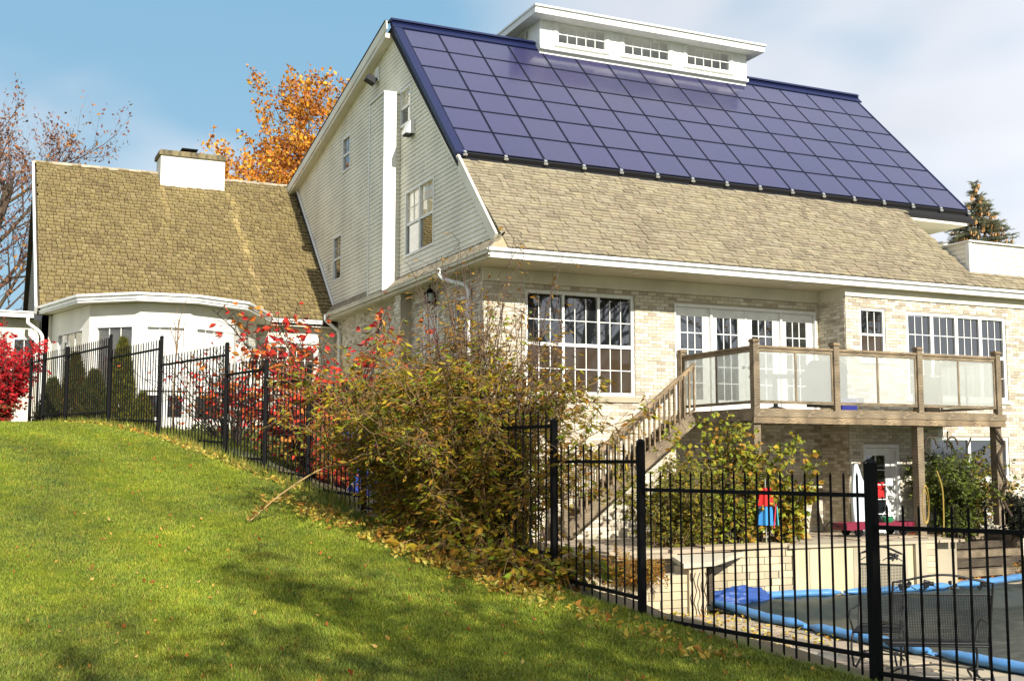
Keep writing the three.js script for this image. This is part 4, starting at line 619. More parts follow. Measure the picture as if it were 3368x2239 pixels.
// ---------------------------------------------------------------- wrought iron chairs
function ironSeat(name, label, x, z, turn, W, backH, yaw0) {
  const c = thing(name, label, 'chair', [x, -.75, z], turn, 'wrought iron patio chairs'), r = .014, h = W / 2;
  const bk = (u, v) => V(u, .44 + v, -.24 - v * .32);   // backrest plane
  const arch = []; for (let i = 0; i <= 14; i++) { const t = i / 14 * 2 - 1; arch.push(bk(t * h, backH + .05 * Math.cos(t * Math.PI / 2 * 1.6))); }
  part(c, 'back_frame', new Acc().tube([bk(-h, -.02), bk(-h, backH * .5), ...arch, bk(h, backH * .5), bk(h, -.02)], r, 6).tube([bk(-h, backH - .17), bk(h, backH - .17)], r * .8, 6).tube([bk(-h, .03), bk(h, .03)], r * .8, 6).geo(), mat.iron);
  const mesh = (f, u0, u1, v0, v1, su) => { const a = new Acc(); for (let u = u0; u <= u1; u += su) a.tube([f(u, v0), f(u, v1)], .0034, 3); for (let v = v0; v <= v1; v += su) a.tube([f(u0, v), f(u1, v)], .0034, 3); return a.geo(); };
  part(c, 'back_mesh', mesh(bk, -h, h, .03, backH - .17, .018), mat.iron);
  const st = (u, v) => V(u, .43 + .02 * Math.cos(v * 6), v); part(c, 'seat_mesh', mesh(st, -h, h, -.22, .26, .018), mat.iron);
  part(c, 'seat_frame', new Acc().tube([V(-h, .44, -.24), V(-h, .43, .27), V(h, .43, .27), V(h, .44, -.24), V(-h, .44, -.24)], r, 6).geo(), mat.iron);
  for (const s of [-1, 1]) { part(c, 'arm', new Acc().tube(new THREE.CatmullRomCurve3([bk(s * h, .26), V(s * (h + .03), .68, -.1), V(s * (h + .04), .68, .18), V(s * (h + .03), .6, .28), V(s * h, .44, .24)]).getPoints(14), r, 6).geo(), mat.iron);
    part(c, 'leg', new Acc().tube(new THREE.CatmullRomCurve3([V(s * h, .43, .25), V(s * (h + .02), .25, .3), V(s * h, .02, .27)]).getPoints(8), r, 6).geo(), mat.iron); part(c, 'leg', new Acc().tube(new THREE.CatmullRomCurve3([V(s * h, .43, -.24), V(s * h, .22, -.26), V(s * (h + .01), .02, -.4)]).getPoints(8), r, 6).geo(), mat.iron);
    part(c, 'spring_brace', new Acc().tube(new THREE.CatmullRomCurve3([V(s * h * .9, .02, .3), V(s * h * .7, .14, .05), V(s * h * .7, .16, -.1), V(s * h * .9, .02, -.42)]).getPoints(10), r, 6).geo(), mat.iron); }
  part(c, 'stretcher', new Acc().tube([V(-h, .15, 0), V(0, .2, 0), V(h, .15, 0)], r * .8, 6).tube([V(-h, .1, -.3), V(h, .1, -.3)], r * .8, 6).geo(), mat.iron);
  const fw = new Acc(); const nf = W > .8 ? 4 : 2; for (let i = 0; i < nf; i++) { const u = (i + .5) / nf * W - h; for (let k = 0; k < 5; k++) fw.tube([bk(u + rr(-.07, .07), backH - .13 + rr(0, .1)), bk(u + rr(-.07, .07), backH - .10 + rr(0, .08))], [.012, .024], 5, null, true); const p = []; for (let k = 0; k <= 10; k++) p.push(bk(u - .12 + k * .024, backH - .12 + .05 * Math.sin(k / 10 * Math.PI))); fw.tube(p, .006, 5); }
  part(c, 'flower_ornament', fw.geo(), mat.iron);
}
ironSeat('iron_love_seat', 'wide black wrought iron love seat with mesh back behind the fence', .62, 11.55, 2.62, 1.08, .76);
ironSeat('iron_chair', 'black wrought iron armchair with arched mesh back beside the pool', .80, 10.45, -.85, .54, .92);
ironSeat('iron_chair', 'black wrought iron armchair cut by the right edge of the picture', 2.5, 12.4, Math.PI + .2, .52, .62);
// ---------------------------------------------------------------- leaves and growth
function leafG(w, l, fold = .25) { const a = new Acc(), q = [V(0, 0, 0), V(-w / 2, l * .42, fold * w), V(0, l, fold * w * .3), V(w / 2, l * .42, fold * w)]; a.tri(q[0], q[2], q[1]); a.tri(q[0], q[3], q[2]); return a.geo(); }
const leafShapes = { slim: leafG(.30, 1), blade: leafG(.06, 1, .6), oval: leafG(.58, 1), round: leafG(.85, 1, .15), needle: (() => { const a = new Acc(); for (let k = 0; k < 5; k++) { const t = k / 5 * 6.28; a.tri(V(0, k * .1, 0), V(.35 * Math.cos(t), .55 + k * .1, .35 * Math.sin(t)), V(.06 * Math.cos(t + 1.6), .1 + k * .1, .06 * Math.sin(t + 1.6))); } a.tri(V(-.06, 0, 0), V(.06, 0, 0), V(0, 1.1, 0)); return a.geo(); })() };
const dm = new THREE.Object3D();
// list entries: [point, size, colour, direction?]
function leaves(parent, name, shape, list, m) {
  const im = new THREE.InstancedMesh(leafShapes[shape], m ?? leafMat(), list.length); im.name = name; im.userData.kind = 'stuff'; im.castShadow = im.receiveShadow = true;
  list.forEach(([p, s, c, d], i) => { dm.position.copy(p); if (d) { dm.up.set(0, 1, 0); dm.quaternion.setFromUnitVectors(V(0, 1, 0), d.clone().normalize()); dm.rotateY(rnd() * 6.28); } else dm.rotation.set(rnd() * 6.28, rnd() * 6.28, rnd() * 6.28); dm.scale.setScalar(s); dm.updateMatrix(); im.setMatrixAt(i, dm.matrix); im.setColorAt(i, c); });
  im.instanceMatrix.needsUpdate = true; parent.add(im); return im;
}
const jit = (c, k = .25) => { const s = 1 + rr(-k, k); return rgb(c[0] * s, c[1] * s * (1 + rr(-.08, .08)), c[2] * s); };
// branching tree: returns segments by level and the twig points
function grow(o) {
  const segs = [[], [], [], [], [], []], tips = [];
  const go = (p, d, len, r, lv) => {
    const n = lv === 0 ? 7 : 4, pts = [p.clone()], rad = [r], dir = d.clone();
    for (let i = 1; i <= n; i++) { dir.x += gauss() * o.wob; dir.z += gauss() * o.wob; dir.y += gauss() * o.wob * .6 + (o.up ?? .04) * (lv ? 1 : 0); dir.normalize(); pts.push(pts[i - 1].clone().addScaledVector(dir, len / n)); rad.push(r * lerp(1, lv === 0 ? .45 : .35, i / n)); }
    segs[lv].push([pts, rad]);
    if (lv >= o.levels) { for (let i = 1; i <= n; i++) tips.push([pts[i], dir.clone()]); return; }
    const kids = o.kids[lv];
    for (let k = 0; k < kids; k++) {
      const t = lv === 0 ? lerp(o.fork ?? .3, 1, Math.pow((k + .5) / kids, .85)) : lerp(.25, 1, (k + rnd()) / kids), f = t * n, i = Math.min(n - 1, Math.floor(f)), q = pts[i].clone().lerp(pts[i + 1], f - i);
      const az = k * 2.4 + rnd() * 1.2, base = pts[i + 1].clone().sub(pts[i]).normalize(), s = V(Math.cos(az), 0, Math.sin(az)); s.addScaledVector(base, -s.dot(base)).normalize();
      const ang = rr(...o.ang), nd = base.clone().multiplyScalar(Math.cos(ang)).addScaledVector(s, Math.sin(ang));
      go(q, nd, len * rr(...o.ratio) * (lv === 0 ? lerp(1, .6, t) : 1), rad[i] * rr(.45, .62), lv + 1);
    }
  };
  go(V(0, 0, 0), (o.lean ?? V(0, 1, 0)).clone().normalize(), o.trunk, o.r, 0); return { segs, tips };
}
function makeTree(name, label, pos, o, group) {
  const t = thing(name, label, 'tree', pos, 0, group), { segs, tips } = grow(o), a = new Acc(), b = new Acc();
  segs.forEach((l, lv) => l.forEach(([p, r]) => (lv < 2 ? a : b).tube(p, r, lv < 1 ? 10 : lv < 2 ? 7 : lv < 3 ? 5 : 3)));
  part(t, 'trunk', a.geo(), o.bark ?? mat.bark); const cr = part(t, 'crown', b.geo(), o.twig ?? mat.twig, 'stuff');
  const L = []; for (const [p, d] of tips) for (let k = 0; k < o.leafN; k++) { if (rnd() > (o.leafP ?? 1)) continue; if (o.leafIf && !o.leafIf(p)) continue; L.push([p.clone().add(V(gauss(), gauss(), gauss()).multiplyScalar(o.leafR)), o.leafS * rr(.6, 1.3), jit(pick(o.cols))]); }
  if (L.length) leaves(cr, 'foliage', o.shape ?? 'oval', L); return t;
}
seed = 777;
// bare tree at the left behind the wing, orange maple behind the gable
const pinkish = [[.24, .12, .09], [.30, .13, .07], [.22, .10, .08], [.40, .17, .03]];
makeTree('bare_tree', 'nearly bare tree with thin twigs at the left beyond the wing', [-9.6, 2.4, -30], { levels: 4, kids: [10, 6, 5, 4], trunk: 11.2, r: .30, wob: .13, ang: [.45, .95], ratio: [.42, .60], fork: .28, up: .10, leafN: 1, leafP: .75, leafR: .22, leafS: .18, cols: pinkish, shape: 'oval', bark: mat.barkPale });
makeTree('bare_tree', 'bare leaning tree at the left edge beyond the wing', [-13.2, 2.4, -27], { levels: 4, kids: [8, 5, 5, 3], trunk: 9.5, r: .26, wob: .14, ang: [.45, 1.0], ratio: [.42, .6], fork: .25, up: .10, lean: V(.16, 1, 0), leafN: 1, leafP: .4, leafR: .25, leafS: .16, cols: pinkish, bark: mat.barkPale });
const orange = [[.56, .22, .014], [.64, .30, .02], [.48, .16, .014], [.66, .38, .04], [.44, .14, .03]];
makeTree('maple_tree', 'tall orange maple tree rising behind the gable', [6.6, 2.4, -36], { levels: 4, kids: [12, 7, 5, 4], trunk: 12.6, r: .34, wob: .12, ang: [.5, 1.0], ratio: [.46, .64], fork: .22, up: .08, leafN: 6, leafP: .85, leafR: .42, leafS: .20, cols: orange, shape: 'round' });
makeTree('maple_tree', 'smaller orange maple tree between the chimney and the gable', [2.2, 2.4, -34], { levels: 4, kids: [11, 6, 5, 4], trunk: 10.2, r: .24, wob: .14, ang: [.5, 1.05], ratio: [.46, .62], fork: .22, up: .08, leafN: 5, leafP: .55, leafR: .38, leafS: .18, cols: orange, shape: 'round' });
makeTree('maple_tree', 'thin orange maple just right of the chimney', [-1.2, 2.4, -36], { levels: 4, kids: [11, 6, 5, 4], trunk: 9.4, r: .22, wob: .14, ang: [.5, 1.05], ratio: [.44, .6], fork: .25, up: .08, leafN: 5, leafP: .45, leafR: .38, leafS: .18, cols: orange, shape: 'round' });
// spruce hung with brown cones at the right
{
  const t = thing('spruce_tree', 'spruce hung with brown cones behind the roof parapet', 'tree', [37.5, 2, -22.4]); const H = 14.2, L = [], C = [], br = new Acc();
  part(t, 'trunk', new Acc().tube([V(0, 0, 0), V(0, H * .5, 0), V(0, H, 0)], [.28, .16, .02], 8).geo(), mat.bark);
  for (let y = 6; y < H; y += .22) { const R = (H - y) * .52 + .14, n = y > H - 1 ? 5 : 10; for (let k = 0; k < n; k++) { const a = rnd() * 6.28, l = R * rr(.65, 1.12), tip = V(Math.cos(a) * l, y - l * .12 + .18 * l * l * .25, Math.sin(a) * l), b0 = V(0, y, 0); br.tube([b0, b0.clone().lerp(tip, .5).add(V(0, -.06 * l, 0)), tip], [.03, .02, .006], 4);
      const m = Math.ceil(l * 26); for (let i = 0; i < m; i++) { const f = rr(.15, 1), p = b0.clone().lerp(tip, f).add(V(gauss() * .16, gauss() * .10 - .05, gauss() * .16)); L.push([p, rr(.2, .36), jit(pick([[.20, .21, .11], [.25, .24, .14], [.15, .17, .10]])), V(Math.cos(a) + gauss() * .6, gauss() * .6 + .1, Math.sin(a) + gauss() * .6)]); }
      if (y > 9.6 && rnd() < .9) for (let i = 0; i < 5; i++) { const p = b0.clone().lerp(tip, rr(.55, 1)).add(V(gauss() * .1, -.12, gauss() * .1)); C.push([p, p.clone().add(V(gauss() * .03, -.2, gauss() * .03))]); } } }
  const cr = part(t, 'crown', br.geo(), mat.twig, 'stuff'); leaves(cr, 'foliage', 'needle', L, leafMat(.9)); const ca = new Acc(); for (const [a, b] of C) ca.tube([a, a.clone().lerp(b, .4), b], [.015, .045, .015], 5); part(t, 'cones', ca.geo(), M([.46, .25, .09]), 'stuff');
}
// columnar cedars in front of the bay
function cedar(label, x, z, h, r, cols) {
  const y = groundY(x, z) - .05, t = thing('cedar_shrub', label, 'shrub', [x, y, z], 0, 'cedars in front of the bay'); part(t, 'trunk', new Acc().tube([V(0, 0, 0), V(.02, h * .5, 0), V(0, h * .9, 0)], [.06, .04, .01], 6).geo(), mat.bark);
  const L = [], n = Math.round(5200 * h * r); for (let i = 0; i < n; i++) { const v = Math.pow(rnd(), .85), R = r * Math.pow(1 - v, .7) * (.85 + .3 * noise.noise(x + v * 4, z, i % 7)), a = rnd() * 6.28, q = Math.sqrt(rr(.25, 1)) * R; L.push([V(Math.cos(a) * q, .06 + v * h, Math.sin(a) * q), rr(.08, .17), jit(pick(cols)), V(Math.cos(a) * .5 + gauss() * .3, 1, Math.sin(a) * .5 + gauss() * .3)]); }
  leaves(t, 'crown', 'needle', L, leafMat(.9));
}
const dkg = [[.075, .095, .016], [.10, .11, .018], [.06, .08, .016], [.15, .11, .018]], ylg = [[.26, .24, .015], [.09, .10, .015], [.05, .06, .012], [.2, .13, .01]];
cedar('tall cedar with yellow green tip between two fence posts', -6.55, -4.3, 1.95, .44, [...dkg, ylg[0]]); cedar('broad dark cedar left of the tallest one', -7.05, -4.9, 1.25, .52, dkg); cedar('cedar with browned side in the middle of the cedar row', -7.42, -5.3, 1.62, .46, [...dkg, [.16, .08, .012]]); cedar('low dark cedar at the left end of the cedar row', -7.85, -5.5, 1.05, .46, dkg); cedar('short cedar at the right foot of the tallest one', -6.1, -4.4, .85, .36, [...dkg, ylg[0], ylg[0]]);
// ---------------------------------------------------------------- shrubs: stems that arch out from a base, leaves along them
function shrub(name, label, pos, o) {
  const t = thing(name, label, o.cat ?? 'shrub', pos), st = new Acc(), tw = new Acc(), L = [];
  for (let k = 0; k < o.stems; k++) {
    const [bx, bz] = o.base(), az = rnd() * 6.28, len = rr(...o.len) * (o.lenAt ? o.lenAt(bx, bz) : 1), lean = rr(...o.lean), dir = V(Math.cos(az) * lean, 1, Math.sin(az) * lean).normalize(), pts = [V(bx, (o.flat ? 0 : groundY(pos[0] + bx, pos[2] + bz) - pos[1]) - .05, bz)], n = 9;
    for (let i = 1; i <= n; i++) { dir.y -= o.droop * i / n; dir.x += gauss() * .09; dir.z += gauss() * .09; dir.normalize(); pts.push(pts[i - 1].clone().addScaledVector(dir, len / n)); }
    st.tube(pts, pts.map((_, i) => lerp(o.r, o.r * .25, i / n)), 5);
    const m = o.twigs; for (let j = 0; j < m; j++) { const f = rr(o.low ?? .15, 1) * n, i = Math.min(n - 1, Math.floor(f)), p = pts[i].clone().lerp(pts[i + 1], f - i), d = V(gauss(), rr(-.4, .7), gauss()).normalize(), l = rr(...o.twl), q = p.clone().addScaledVector(d, l * .5).add(V(0, .02, 0)), e = p.clone().addScaledVector(d, l).add(V(0, -.12 * l, 0)); if (pos[1] + e.y < groundY(pos[0] + e.x, pos[2] + e.z) + .02) continue; tw.tube([p, q, e], [o.r * .35, o.r * .25, o.r * .12], 3);
      for (let s = 0; s < o.leafN; s++) { if (o.leafP && rnd() > o.leafP(p.y + pos[1], p.x, p.z)) continue; const g = rr(.2, 1), c = p.clone().lerp(e, g); L.push([c.add(V(gauss() * .03, gauss() * .03, gauss() * .03)), rr(...o.leafS), jit(pick(o.cols(c)), .3), V(d.x + gauss() * .9, gauss() * .8 - .25, d.z + gauss() * .9)]); } }
  }
  part(t, 'stems', st.geo(), o.bark ?? mat.twigTan); const tp = part(t, 'twigs', tw.geo(), o.bark ?? mat.twigTan, 'stuff'); if (L.length) leaves(t, 'foliage', o.shape, L); return t;
}
seed = 4242;
{ // the big tangled shrub grown through the fence
  const olive = [[.27, .245, .010], [.34, .30, .012], [.17, .18, .010], [.36, .26, .012], [.30, .17, .012], [.17, .23, .012], [.22, .13, .010]], brown = [[.31, .15, .014], [.26, .11, .012], [.36, .20, .018], [.20, .13, .014]];
  const cx = -4.6, cz = 9.85, cy = groundY(cx, cz), cols = c => rnd() < .28 + .2 * noise.noise(c.x * 1.5, c.y * 1.5, c.z) ? brown : olive;
  const base = (hw, off) => () => { const s = rr(-hw, hw); return [s * .25 + gauss() * .28 + off, s * .97]; };
  shrub('forsythia_shrub', 'huge tangled olive and brown shrub grown through the fence', [cx, cy, cz], { stems: 220, base: base(.98, -.06), len: [1.0, 2.75], lenAt: (x, z) => 1.06 - .12 * Math.abs(z), lean: [.05, .55], droop: .24, r: .013, twigs: 46, twl: [.10, .38], leafN: 7, leafS: [.045, .12], cols, shape: 'slim', low: .06, leafP: y => y > cy + 1.9 ? .4 : 1 });
  shrub('wispy_shrub', 'thin bare red brown canes standing above the tangled shrub', [cx + .3, cy, cz + .2], { stems: 60, base: base(1.0, 0), len: [2.2, 3.5], lean: [.02, .26], droop: .10, r: .011, twigs: 9, twl: [.15, .45], leafN: 2, leafS: [.05, .10], cols: () => brown, shape: 'slim', low: .45, bark: mat.twig });
  shrub('low_shrub', 'low leafy undergrowth spilling from the tangled shrub onto the grass', [cx + .25, groundY(cx + .25, 10.6), 10.6], { stems: 110, base: base(1.25, -.34), len: [.45, 1.0], lean: [.5, 1.6], droop: .5, r: .008, twigs: 14, twl: [.1, .25], leafN: 5, leafS: [.06, .13], cols, shape: 'oval', low: .1 });
  // long cane bowing onto the grass
  const p0 = V(-4.75, groundY(-4.75, 9.3) + .35, 9.3), c = new THREE.CatmullRomCurve3([p0, V(-5.2, 1.62, 9.15), V(-5.7, 1.70, 8.9), V(-6.2, 1.42, 8.75), V(-6.6, groundY(-6.6, 8.7) + .06, 8.7)]);
  const b = thing('fallen_cane', 'long bare cane bowing from the shrub down to the grass', 'branch'); part(b, 'cane', new Acc().tube(c.getPoints(24), .010, 6).geo(), M([.36, .24, .09])); const L = []; for (let i = 0; i < 26; i++) L.push([c.getPoint(rr(.82, 1)).add(V(gauss() * .08, Math.abs(gauss()) * .05, gauss() * .08)), rr(.08, .13), jit(pick([[.40, .26, .05], [.32, .16, .03]])), V(gauss(), .2, gauss())]); leaves(b, 'leaves', 'slim', L);
}
const reds = [[.52, .022, .018], [.60, .05, .02], [.42, .016, .02], [.58, .13, .02], [.50, .20, .03]];
shrub('red_maple_shrub', 'red leaved ornamental maple between the fence and the brick wall', [-4.0, groundY(-4.0, 3.2) , 3.2], { stems: 54, base: () => [gauss() * .5, gauss() * .6], len: [1.6, 3.6], lean: [.15, .75], droop: .16, r: .022, twigs: 34, twl: [.2, .65], leafN: 4, leafS: [.09, .16], cols: c => c.y < .9 && rnd() < .6 ? [[.32, .22, .02], [.36, .13, .02], [.2, .18, .02]] : reds, shape: 'oval', low: .25, bark: mat.bark, leafP: (y, x, z) => clamp(.72 + .8 * noise.noise(x * 1.6, y * 1.6, z * 1.6)) });
shrub('red_maple_shrub', 'small red leaved maple with bare dark branches in front of the bay', [-4.9, groundY(-4.9, -.6), -.6], { stems: 26, base: () => [gauss() * .15, gauss() * .15], len: [1.6, 2.5], lean: [.3, .9], droop: .05, r: .018, twigs: 22, twl: [.2, .6], leafN: 2, leafS: [.07, .12], cols: () => reds, shape: 'oval', low: .35, bark: mat.bark, leafP: (y, x, z) => clamp(.25 + .9 * noise.noise(x * 1.9 + 5, y * 1.9, z * 1.9)) });
shrub('yellow_shrub', 'yellow green perennials behind the fence below the wing window', [-3.6, groundY(-3.6, .2), .2], { stems: 70, base: () => [gauss() * 1.1, gauss() * 1.4], len: [.4, 1.1], lean: [.1, .6], droop: .25, r: .008, twigs: 12, twl: [.1, .25], leafN: 4, leafS: [.06, .12], cols: () => [[.34, .30, .02], [.22, .24, .02], [.40, .26, .02], [.12, .15, .02]], shape: 'oval' });
shrub('garden_plants', 'low green groundcover at the foot of the bay', [-4.6, groundY(-4.6, -5.6), -5.6], { stems: 130, base: () => [gauss() * 2.2, gauss() * .7], len: [.2, .55], lean: [.2, .9], droop: .3, r: .006, twigs: 8, twl: [.08, .2], leafN: 4, leafS: [.05, .10], cols: () => [[.10, .14, .02], [.16, .18, .02], [.07, .10, .02]], shape: 'oval' });
shrub('red_edge_shrub', 'small red shrub just behind the fence near the blue bin', [-4.6, groundY(-4.6, 5.6), 5.6], { stems: 26, base: () => [gauss() * .3, gauss() * .5], len: [.6, 1.5], lean: [.1, .6], droop: .2, r: .010, twigs: 16, twl: [.12, .3], leafN: 3, leafS: [.07, .12], cols: () => [...reds, [.3, .28, .03], [.2, .2, .02]], shape: 'oval' });
shrub('burning_bush', 'bright crimson bush at the left edge beyond the fence', [-9.15, 2.5, -6.9], { stems: 90, base: () => [gauss() * .55, gauss() * .4], len: [1.3, 2.5], lean: [.1, .55], droop: .12, r: .014, twigs: 34, twl: [.12, .34], leafN: 6, leafS: [.06, .11], cols: c => c.y < .55 && rnd() < .7 ? [[.22, .10, .03], [.30, .07, .02]] : [[.62, .010, .022], [.52, .008, .018], [.66, .035, .03], [.40, .008, .015]], shape: 'oval', low: .12, bark: mat.twig });
shrub('brown_hedge', 'rusty brown hedge at the left edge under the bare trees', [-13.5, 2.5, -20], { stems: 80, base: () => [gauss() * 3.5, gauss() * 1], len: [2.2, 4.6], lean: [.1, .5], droop: .08, r: .03, twigs: 20, twl: [.4, 1.0], leafN: 4, leafS: [.14, .26], cols: () => [[.26, .12, .03], [.20, .12, .04], [.34, .16, .03], [.14, .12, .04]], shape: 'oval' });
{ // young sapling in front of the bay
  const y = groundY(-5.85, -1.7), o = { levels: 2, kids: [9, 5], trunk: 2.35, r: .026, wob: .07, ang: [.4, .8], ratio: [.25, .4], fork: .45, up: .08, leafN: 0, leafR: .1, leafS: .1, cols: pinkish, twig: mat.twigTan, bark: mat.twigTan, leafP: 0 };
  makeTree('young_sapling', 'leafless young sapling standing in front of the white bay', [-5.85, y, -1.7], o);
}
// vine over the deck corner and plants by the patio
const vine = [[.20, .24, .014], [.27, .28, .015], [.13, .17, .012], [.33, .28, .02], [.36, .19, .02]];
shrub('deck_vine', 'green and gold climbing vine under the near deck corner', [3.75, .15, 3.25], { flat: 1, stems: 56, base: () => [gauss() * .85, gauss() * .22], len: [1.2, 2.6], lean: [.05, .30], droop: .10, r: .014, twigs: 24, twl: [.15, .4], leafN: 4, leafS: [.06, .13], cols: () => vine, shape: 'round', low: .12, bark: mat.bark });
shrub('patio_vine', 'yellowing vine on canes left of the leaning white board', [5.05, .15, 3.1], { flat: 1, stems: 24, base: () => [gauss() * .4, gauss() * .2], len: [1.0, 2.2], lean: [.05, .4], droop: .14, r: .012, twigs: 20, twl: [.15, .4], leafN: 4, leafS: [.09, .16], cols: () => [...vine, [.42, .28, .02]], shape: 'round', low: .15, bark: mat.bark });
shrub('stair_shrub', 'bushy green shrub hiding the foot of the deck stairs', [2.5, .1, 3.3], { flat: 1, stems: 70, base: () => [gauss() * .8, gauss() * .3], len: [1.0, 2.1], lean: [.1, .6], droop: .22, r: .010, twigs: 22, twl: [.12, .3], leafN: 5, leafS: [.06, .12], cols: () => [[.17, .17, .014], [.12, .135, .012], [.24, .18, .015]], shape: 'oval' });
shrub('planter_shrub', 'rounded green shrub in front of the basement window', [10.75, .1, 2.0], { flat: 1, stems: 120, base: () => [gauss() * .55, gauss() * .25], len: [1.2, 2.2], lean: [.1, .5], droop: .25, r: .012, twigs: 26, twl: [.12, .32], leafN: 5, leafS: [.06, .11], cols: c => c.x > .2 && rnd() < .5 ? [[.28, .22, .02], [.34, .20, .03]] : [[.11, .15, .016], [.15, .19, .018], [.08, .11, .014]], shape: 'oval', bark: mat.bark });
shrub('boxwood_bush', 'dense dark boxwood ball at the right edge', [12.3, .1, 2.4], { flat: 1, stems: 90, base: () => [gauss() * .3, gauss() * .3], len: [.6, 1.25], lean: [.1, .9], droop: .2, r: .010, twigs: 26, twl: [.08, .2], leafN: 6, leafS: [.045, .08], cols: () => [[.018, .026, .008], [.028, .038, .012], [.014, .02, .006]], shape: 'oval', bark: mat.bark });
shrub('rust_plant', 'rust orange mounded plant on top of the planter wall', [.45, -.2, 5.2], { flat: 1, stems: 80, base: () => [gauss() * .45, gauss() * .2], len: [.35, .75], lean: [.2, 1.1], droop: .4, r: .006, twigs: 16, twl: [.06, .16], leafN: 5, leafS: [.04, .08], cols: () => [[.42, .17, .014], [.34, .14, .012], [.26, .16, .014], [.18, .15, .012]], shape: 'slim' });
shrub('step_plant', 'low red and green plants beside the timber steps', [12.0, -.75, 3.0], { flat: 1, stems: 40, base: () => [gauss() * .5, gauss() * .2], len: [.3, .7], lean: [.2, .8], droop: .3, r: .006, twigs: 10, twl: [.08, .2], leafN: 4, leafS: [.06, .1], cols: () => [[.10, .13, .02], [.36, .10, .02], [.30, .22, .03]], shape: 'oval' });
shrub('fence_shrub', 'dark leafy shoots along the fence left of the tall post', [-2.9, groundY(-2.9, 10.5), 10.5], { stems: 34, base: () => [gauss() * .4, gauss() * .55], len: [.7, 1.6], lean: [.1, .6], droop: .35, r: .008, twigs: 14, twl: [.12, .3], leafN: 4, leafS: [.07, .13], cols: () => [[.08, .11, .012], [.12, .14, .014], [.2, .16, .015], [.05, .07, .01]], shape: 'slim' });
